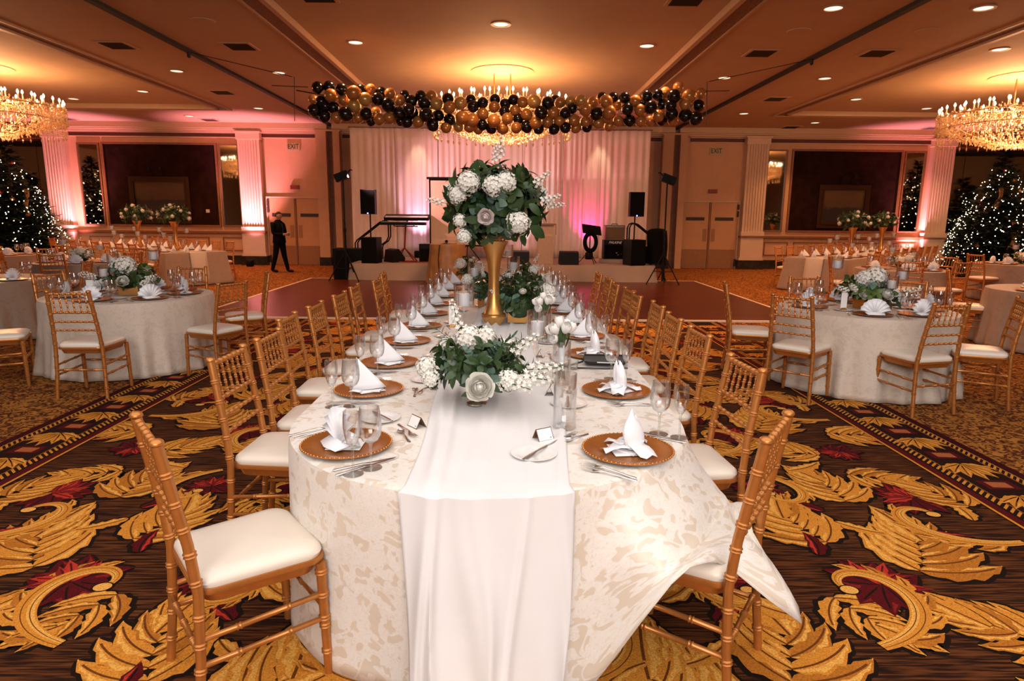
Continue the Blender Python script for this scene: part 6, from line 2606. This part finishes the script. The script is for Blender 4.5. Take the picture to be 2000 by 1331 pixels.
N = {'pelvis': ((0, 0, .90), .135, .115), 'waist': ((.0, 0, 1.02), .140, .115), 'chest': ((-.01, 0, 1.20), .165, .125), 'shoulder': ((-.015, 0, 1.33), .11, .10), 'neck': ((-.005, 0, 1.41), .052, .052), 'jaw': ((.03, 0, 1.475), .066, .062), 'head': ((.025, 0, 1.545), .088, .078), 'crown': ((.01, 0, 1.60), .072, .066),
     'nose': ((.118, 0, 1.515), .014, .014), 'ear_a': ((.02, .082, 1.515), .02, .012), 'ear_b': ((.02, -.082, 1.515), .02, .012)}
E_ = [('pelvis', 'waist'), ('waist', 'chest'), ('chest', 'shoulder'), ('shoulder', 'neck'), ('neck', 'jaw'), ('jaw', 'head'), ('head', 'crown'), ('head', 'nose'), ('head', 'ear_a'), ('head', 'ear_b')]
for s, nm, kx, fx in ((1, 'far', .05, .17), (-1, 'near', -.07, -.17)):
    N.update({nm + '_hip': ((.0, s * .09, .86), .105, .10), nm + '_knee': ((kx, s * .10, .47), .072, .07), nm + '_ankle': ((fx - .02, s * .105, .09), .052, .052), nm + '_heel': ((fx - .03, s * .105, .045), .043, .04), nm + '_toe': ((fx + .17, s * .115, .032), .038, .03),
              nm + '_arm': ((-.02, s * .205, 1.29), .066, .066), nm + '_elbow': ((.01, s * .235, 1.05), .053, .053), nm + '_wrist': ((.215, s * .085, 1.03), .036, .036), nm + '_palm': ((.275, s * .045, 1.035), .030, .022)})
    E_ += [('pelvis', nm + '_hip'), (nm + '_hip', nm + '_knee'), (nm + '_knee', nm + '_ankle'), (nm + '_ankle', nm + '_heel'), (nm + '_heel', nm + '_toe'), ('shoulder', nm + '_arm'), (nm + '_arm', nm + '_elbow'), (nm + '_elbow', nm + '_wrist'), (nm + '_wrist', nm + '_palm')]
    for f in range(4):
        N[nm + '_f%d' % f] = ((.325 - .006 * abs(f - 1), s * (.040 - .004 * f), 1.062 - .019 * f), .0095, .0095)
        N[nm + '_g%d' % f] = ((.345 - .01 * abs(f - 1), s * (.010 - .004 * f), 1.058 - .019 * f), .0085, .0085)
        E_ += [(nm + '_palm', nm + '_f%d' % f), (nm + '_f%d' % f, nm + '_g%d' % f)]
    N[nm + '_th'] = ((.285, s * .018, 1.072), .0095, .0095)
    N[nm + '_th2'] = ((.315, s * .002, 1.082), .0085, .0085)
    E_ += [(nm + '_palm', nm + '_th'), (nm + '_th', nm + '_th2')]
me = skin_body(N, E_, 2)
for m_ in (M_suit, M_skin, M_shirt, M_black):
    me.materials.append(m_)
for p in me.polygons:
    c = p.center
    if c.z > 1.425 or (c.x > .225 and .9 < c.z < 1.2):
        p.material_index = 1
    elif c.z < .075:
        p.material_index = 3
    elif c.x > .085 and abs(c.y) < .05 and 1.08 < c.z < 1.4:
        p.material_index = 2
me.shade_smooth()
man = link('person', me, None, (-6.20, 18.10, .002), rz=radians(-22))
tag(man, 'man in a dark suit walking right, hands together before him, by the exit doors', 'person')
m = MB()
rows = []
for j in range(8):
    b = pi / 2 * j / 7
    rows.append([(.008 + .100 * sin(b) * cos(a) - (.012 if cos(a) < 0 else .02) * sin(b), .091 * sin(b) * sin(a), 1.555 + .085 * cos(b) - (.055 * sin(b) if cos(a) < .2 else -.012 * sin(b))) for a in [2 * pi * k / 24 for k in range(24)]])
m.grid(rows, close=True)
m.build('hair', M_hair, man)
m = MB()
for s in (-1, 1):
    m.ball((.098, s * .032, 1.538), .011, 8, 6)
m.build('eyes', M_hair, man)
m = MB()
rows = []
for j, (z, rx, ry) in enumerate(((.80, .175, .185), (.90, .168, .172), (1.02, .160, .158), (1.20, .180, .180), (1.34, .120, .165), (1.40, .07, .075))):
    rows.append([(rx * cos(a) * (1 if cos(a) < 0 else .95), ry * sin(a), z) for a in [radians(14) + (2 * pi - radians(28)) * k / 30 for k in range(31)]])
m.grid(rows)
o = m.build('jacket', M_suit, man, 60)
o.modifiers.new('thickness', 'SOLIDIFY').thickness = .008
o = MB().box(-.03, .03, -.045, .045, 0, .012).build('folded_paper', M_card, None, False, (-6.20 + .335 * cos(radians(-22)), 18.10 + .335 * sin(radians(-22)), 1.075), radians(-22))
tag(o, 'folded white paper held by the man in the dark suit', 'paper')
# ------------------------------------------------------------------ light
def lamp(name, kind, loc, energy, col, target=None, size=.3, spot=60, blend=.6, size_y=None):
    l = bpy.data.lights.new(name, kind)
    l.energy = energy
    l.color = col
    if kind == 'AREA':
        l.size = size
        if size_y:
            l.shape = 'RECTANGLE'
            l.size_y = size_y
    else:
        l.shadow_soft_size = size
    if kind == 'SPOT':
        l.spot_size = radians(spot)
        l.spot_blend = blend
    o = bpy.data.objects.new(name, l)
    COL.objects.link(o)
    o.location = loc
    if target is not None:
        o.rotation_euler = (Vector(target) - Vector(loc)).to_track_quat('-Z', 'Y').to_euler()
    return o


WARM = (1, .47, .215)
for x, y, _ in CHN:
    lamp('chandelier_light', 'POINT', (x, y, 3.84), 160, WARM, size=.6)
    lamp('chandelier_downlight', 'POINT', (x, y, 3.30), 230, WARM, size=.5)
for x, y, z in DLP:
    lamp('downlight_beam', 'SPOT', (x, y, z - .03), 195, WARM, (x, y, 0), size=.09, spot=110, blend=.8)
# daylight-white camera flash, inferred; its bounce added as two unseen area lights
lamp('flash_bounce_fill', 'AREA', (0, 2.4, 4.15), 470, (1, .96, .94), (0, 2.8, 0), size=11, size_y=10.5)  # overhead sheet of light added and widened to even out the table tops
lamp('flash_bounce_fill', 'AREA', (.3, -4.6, 3.5), 370, (1, .95, .93), (0, 4.0, .3), size=5.5, size_y=2.6)
PINK, LILAC, MAG = (1, .34, .54), (1, .50, .80), (1, .03, .28)
lamp('uplight_beam', 'SPOT', (-7.80, 20.05, .25), 1500, PINK, (-7.80, 20.50, 4.2), size=.08, spot=72, blend=.9)
lamp('uplight_beam', 'SPOT', (-13.15, 20.30, .25), 1300, PINK, (-13.25, 20.55, 4.2), size=.08, spot=72, blend=.9)
lamp('uplight_beam', 'SPOT', (12.76, 20.58, .25), 1200, PINK, (12.80, 20.68, 4.2), size=.08, spot=72, blend=.9)
lamp('stage_uplight_beam', 'SPOT', (.48, 18.35, .66), 220, (1, .80, .92), (.52, 18.72, 2.6), size=.07, spot=70, blend=.9)
lamp('stage_uplight_beam', 'SPOT', (2.30, 18.30, .66), 150, MAG, (2.26, 18.72, 1.9), size=.06, spot=75, blend=.9)
lamp('stage_uplight_beam', 'SPOT', (-2.45, 18.3, .66), 180, LILAC, (-2.4, 18.7, 2.6), size=.07, spot=70, blend=.9)
for x in (-2.45, 2.55):
    lamp('drape_downlight_beam', 'SPOT', (x, 18.30, 4.15), 60, (1, .75, .45), (x, 18.65, 2.5), size=.05, spot=40, blend=.7)
lamp('moving_light_beam', 'SPOT', (-3.66, 15.5, 2.45), 800, (1, .46, .52), (-.6, 18.7, 2.4), size=.06, spot=70, blend=.9)

wd = bpy.data.worlds.new('ballroom_air')
SC.world = wd
wd.use_nodes = True
wd.node_tree.nodes['Background'].inputs[0].default_value = (1, .55, .3, 1)
wd.node_tree.nodes['Background'].inputs[1].default_value = .015

# ------------------------------------------------------------------ camera
cam = bpy.data.cameras.new('camera')
co = bpy.data.objects.new('camera', cam)
COL.objects.link(co)
pitch, yaw, roll, f_px = .187120767, .00978299, .00934864, 1277.05
cam.sensor_width = 36
cam.lens = f_px / 2000 * 36
cam.clip_end = 100
fw = Vector((sin(yaw) * cos(pitch), cos(yaw) * cos(pitch), -sin(pitch)))
rt = Vector((cos(yaw), -sin(yaw), 0))
dn = fw.cross(rt)
r2, d2 = rt * cos(roll) - dn * sin(roll), rt * sin(roll) + dn * cos(roll)
Mx = Matrix((r2, -d2, -fw)).transposed().to_4x4()
Mx.translation = (0, 0, 1.56)
co.matrix_world = Mx
cam.dof.use_dof = False
SC.camera = co
SC.view_settings.view_transform = 'Standard'
SC.view_settings.look = 'None'
SC.view_settings.gamma = 1
SC.view_settings.use_curve_mapping = False
SC.view_settings.exposure = 0.25
SC.cycles.transparent_max_bounces = 24
SC.cycles.max_bounces = 8
SC.cycles.diffuse_bounces = 3
SC.cycles.glossy_bounces = 4
SC.cycles.sample_clamp_indirect = 6
SC.cycles.caustics_reflective = False
SC.cycles.caustics_refractive = False
_d = [k for k, v in LABELS.items() if len(v) > 1]
if _d:
    print('SAME LABEL:', _d[:12])
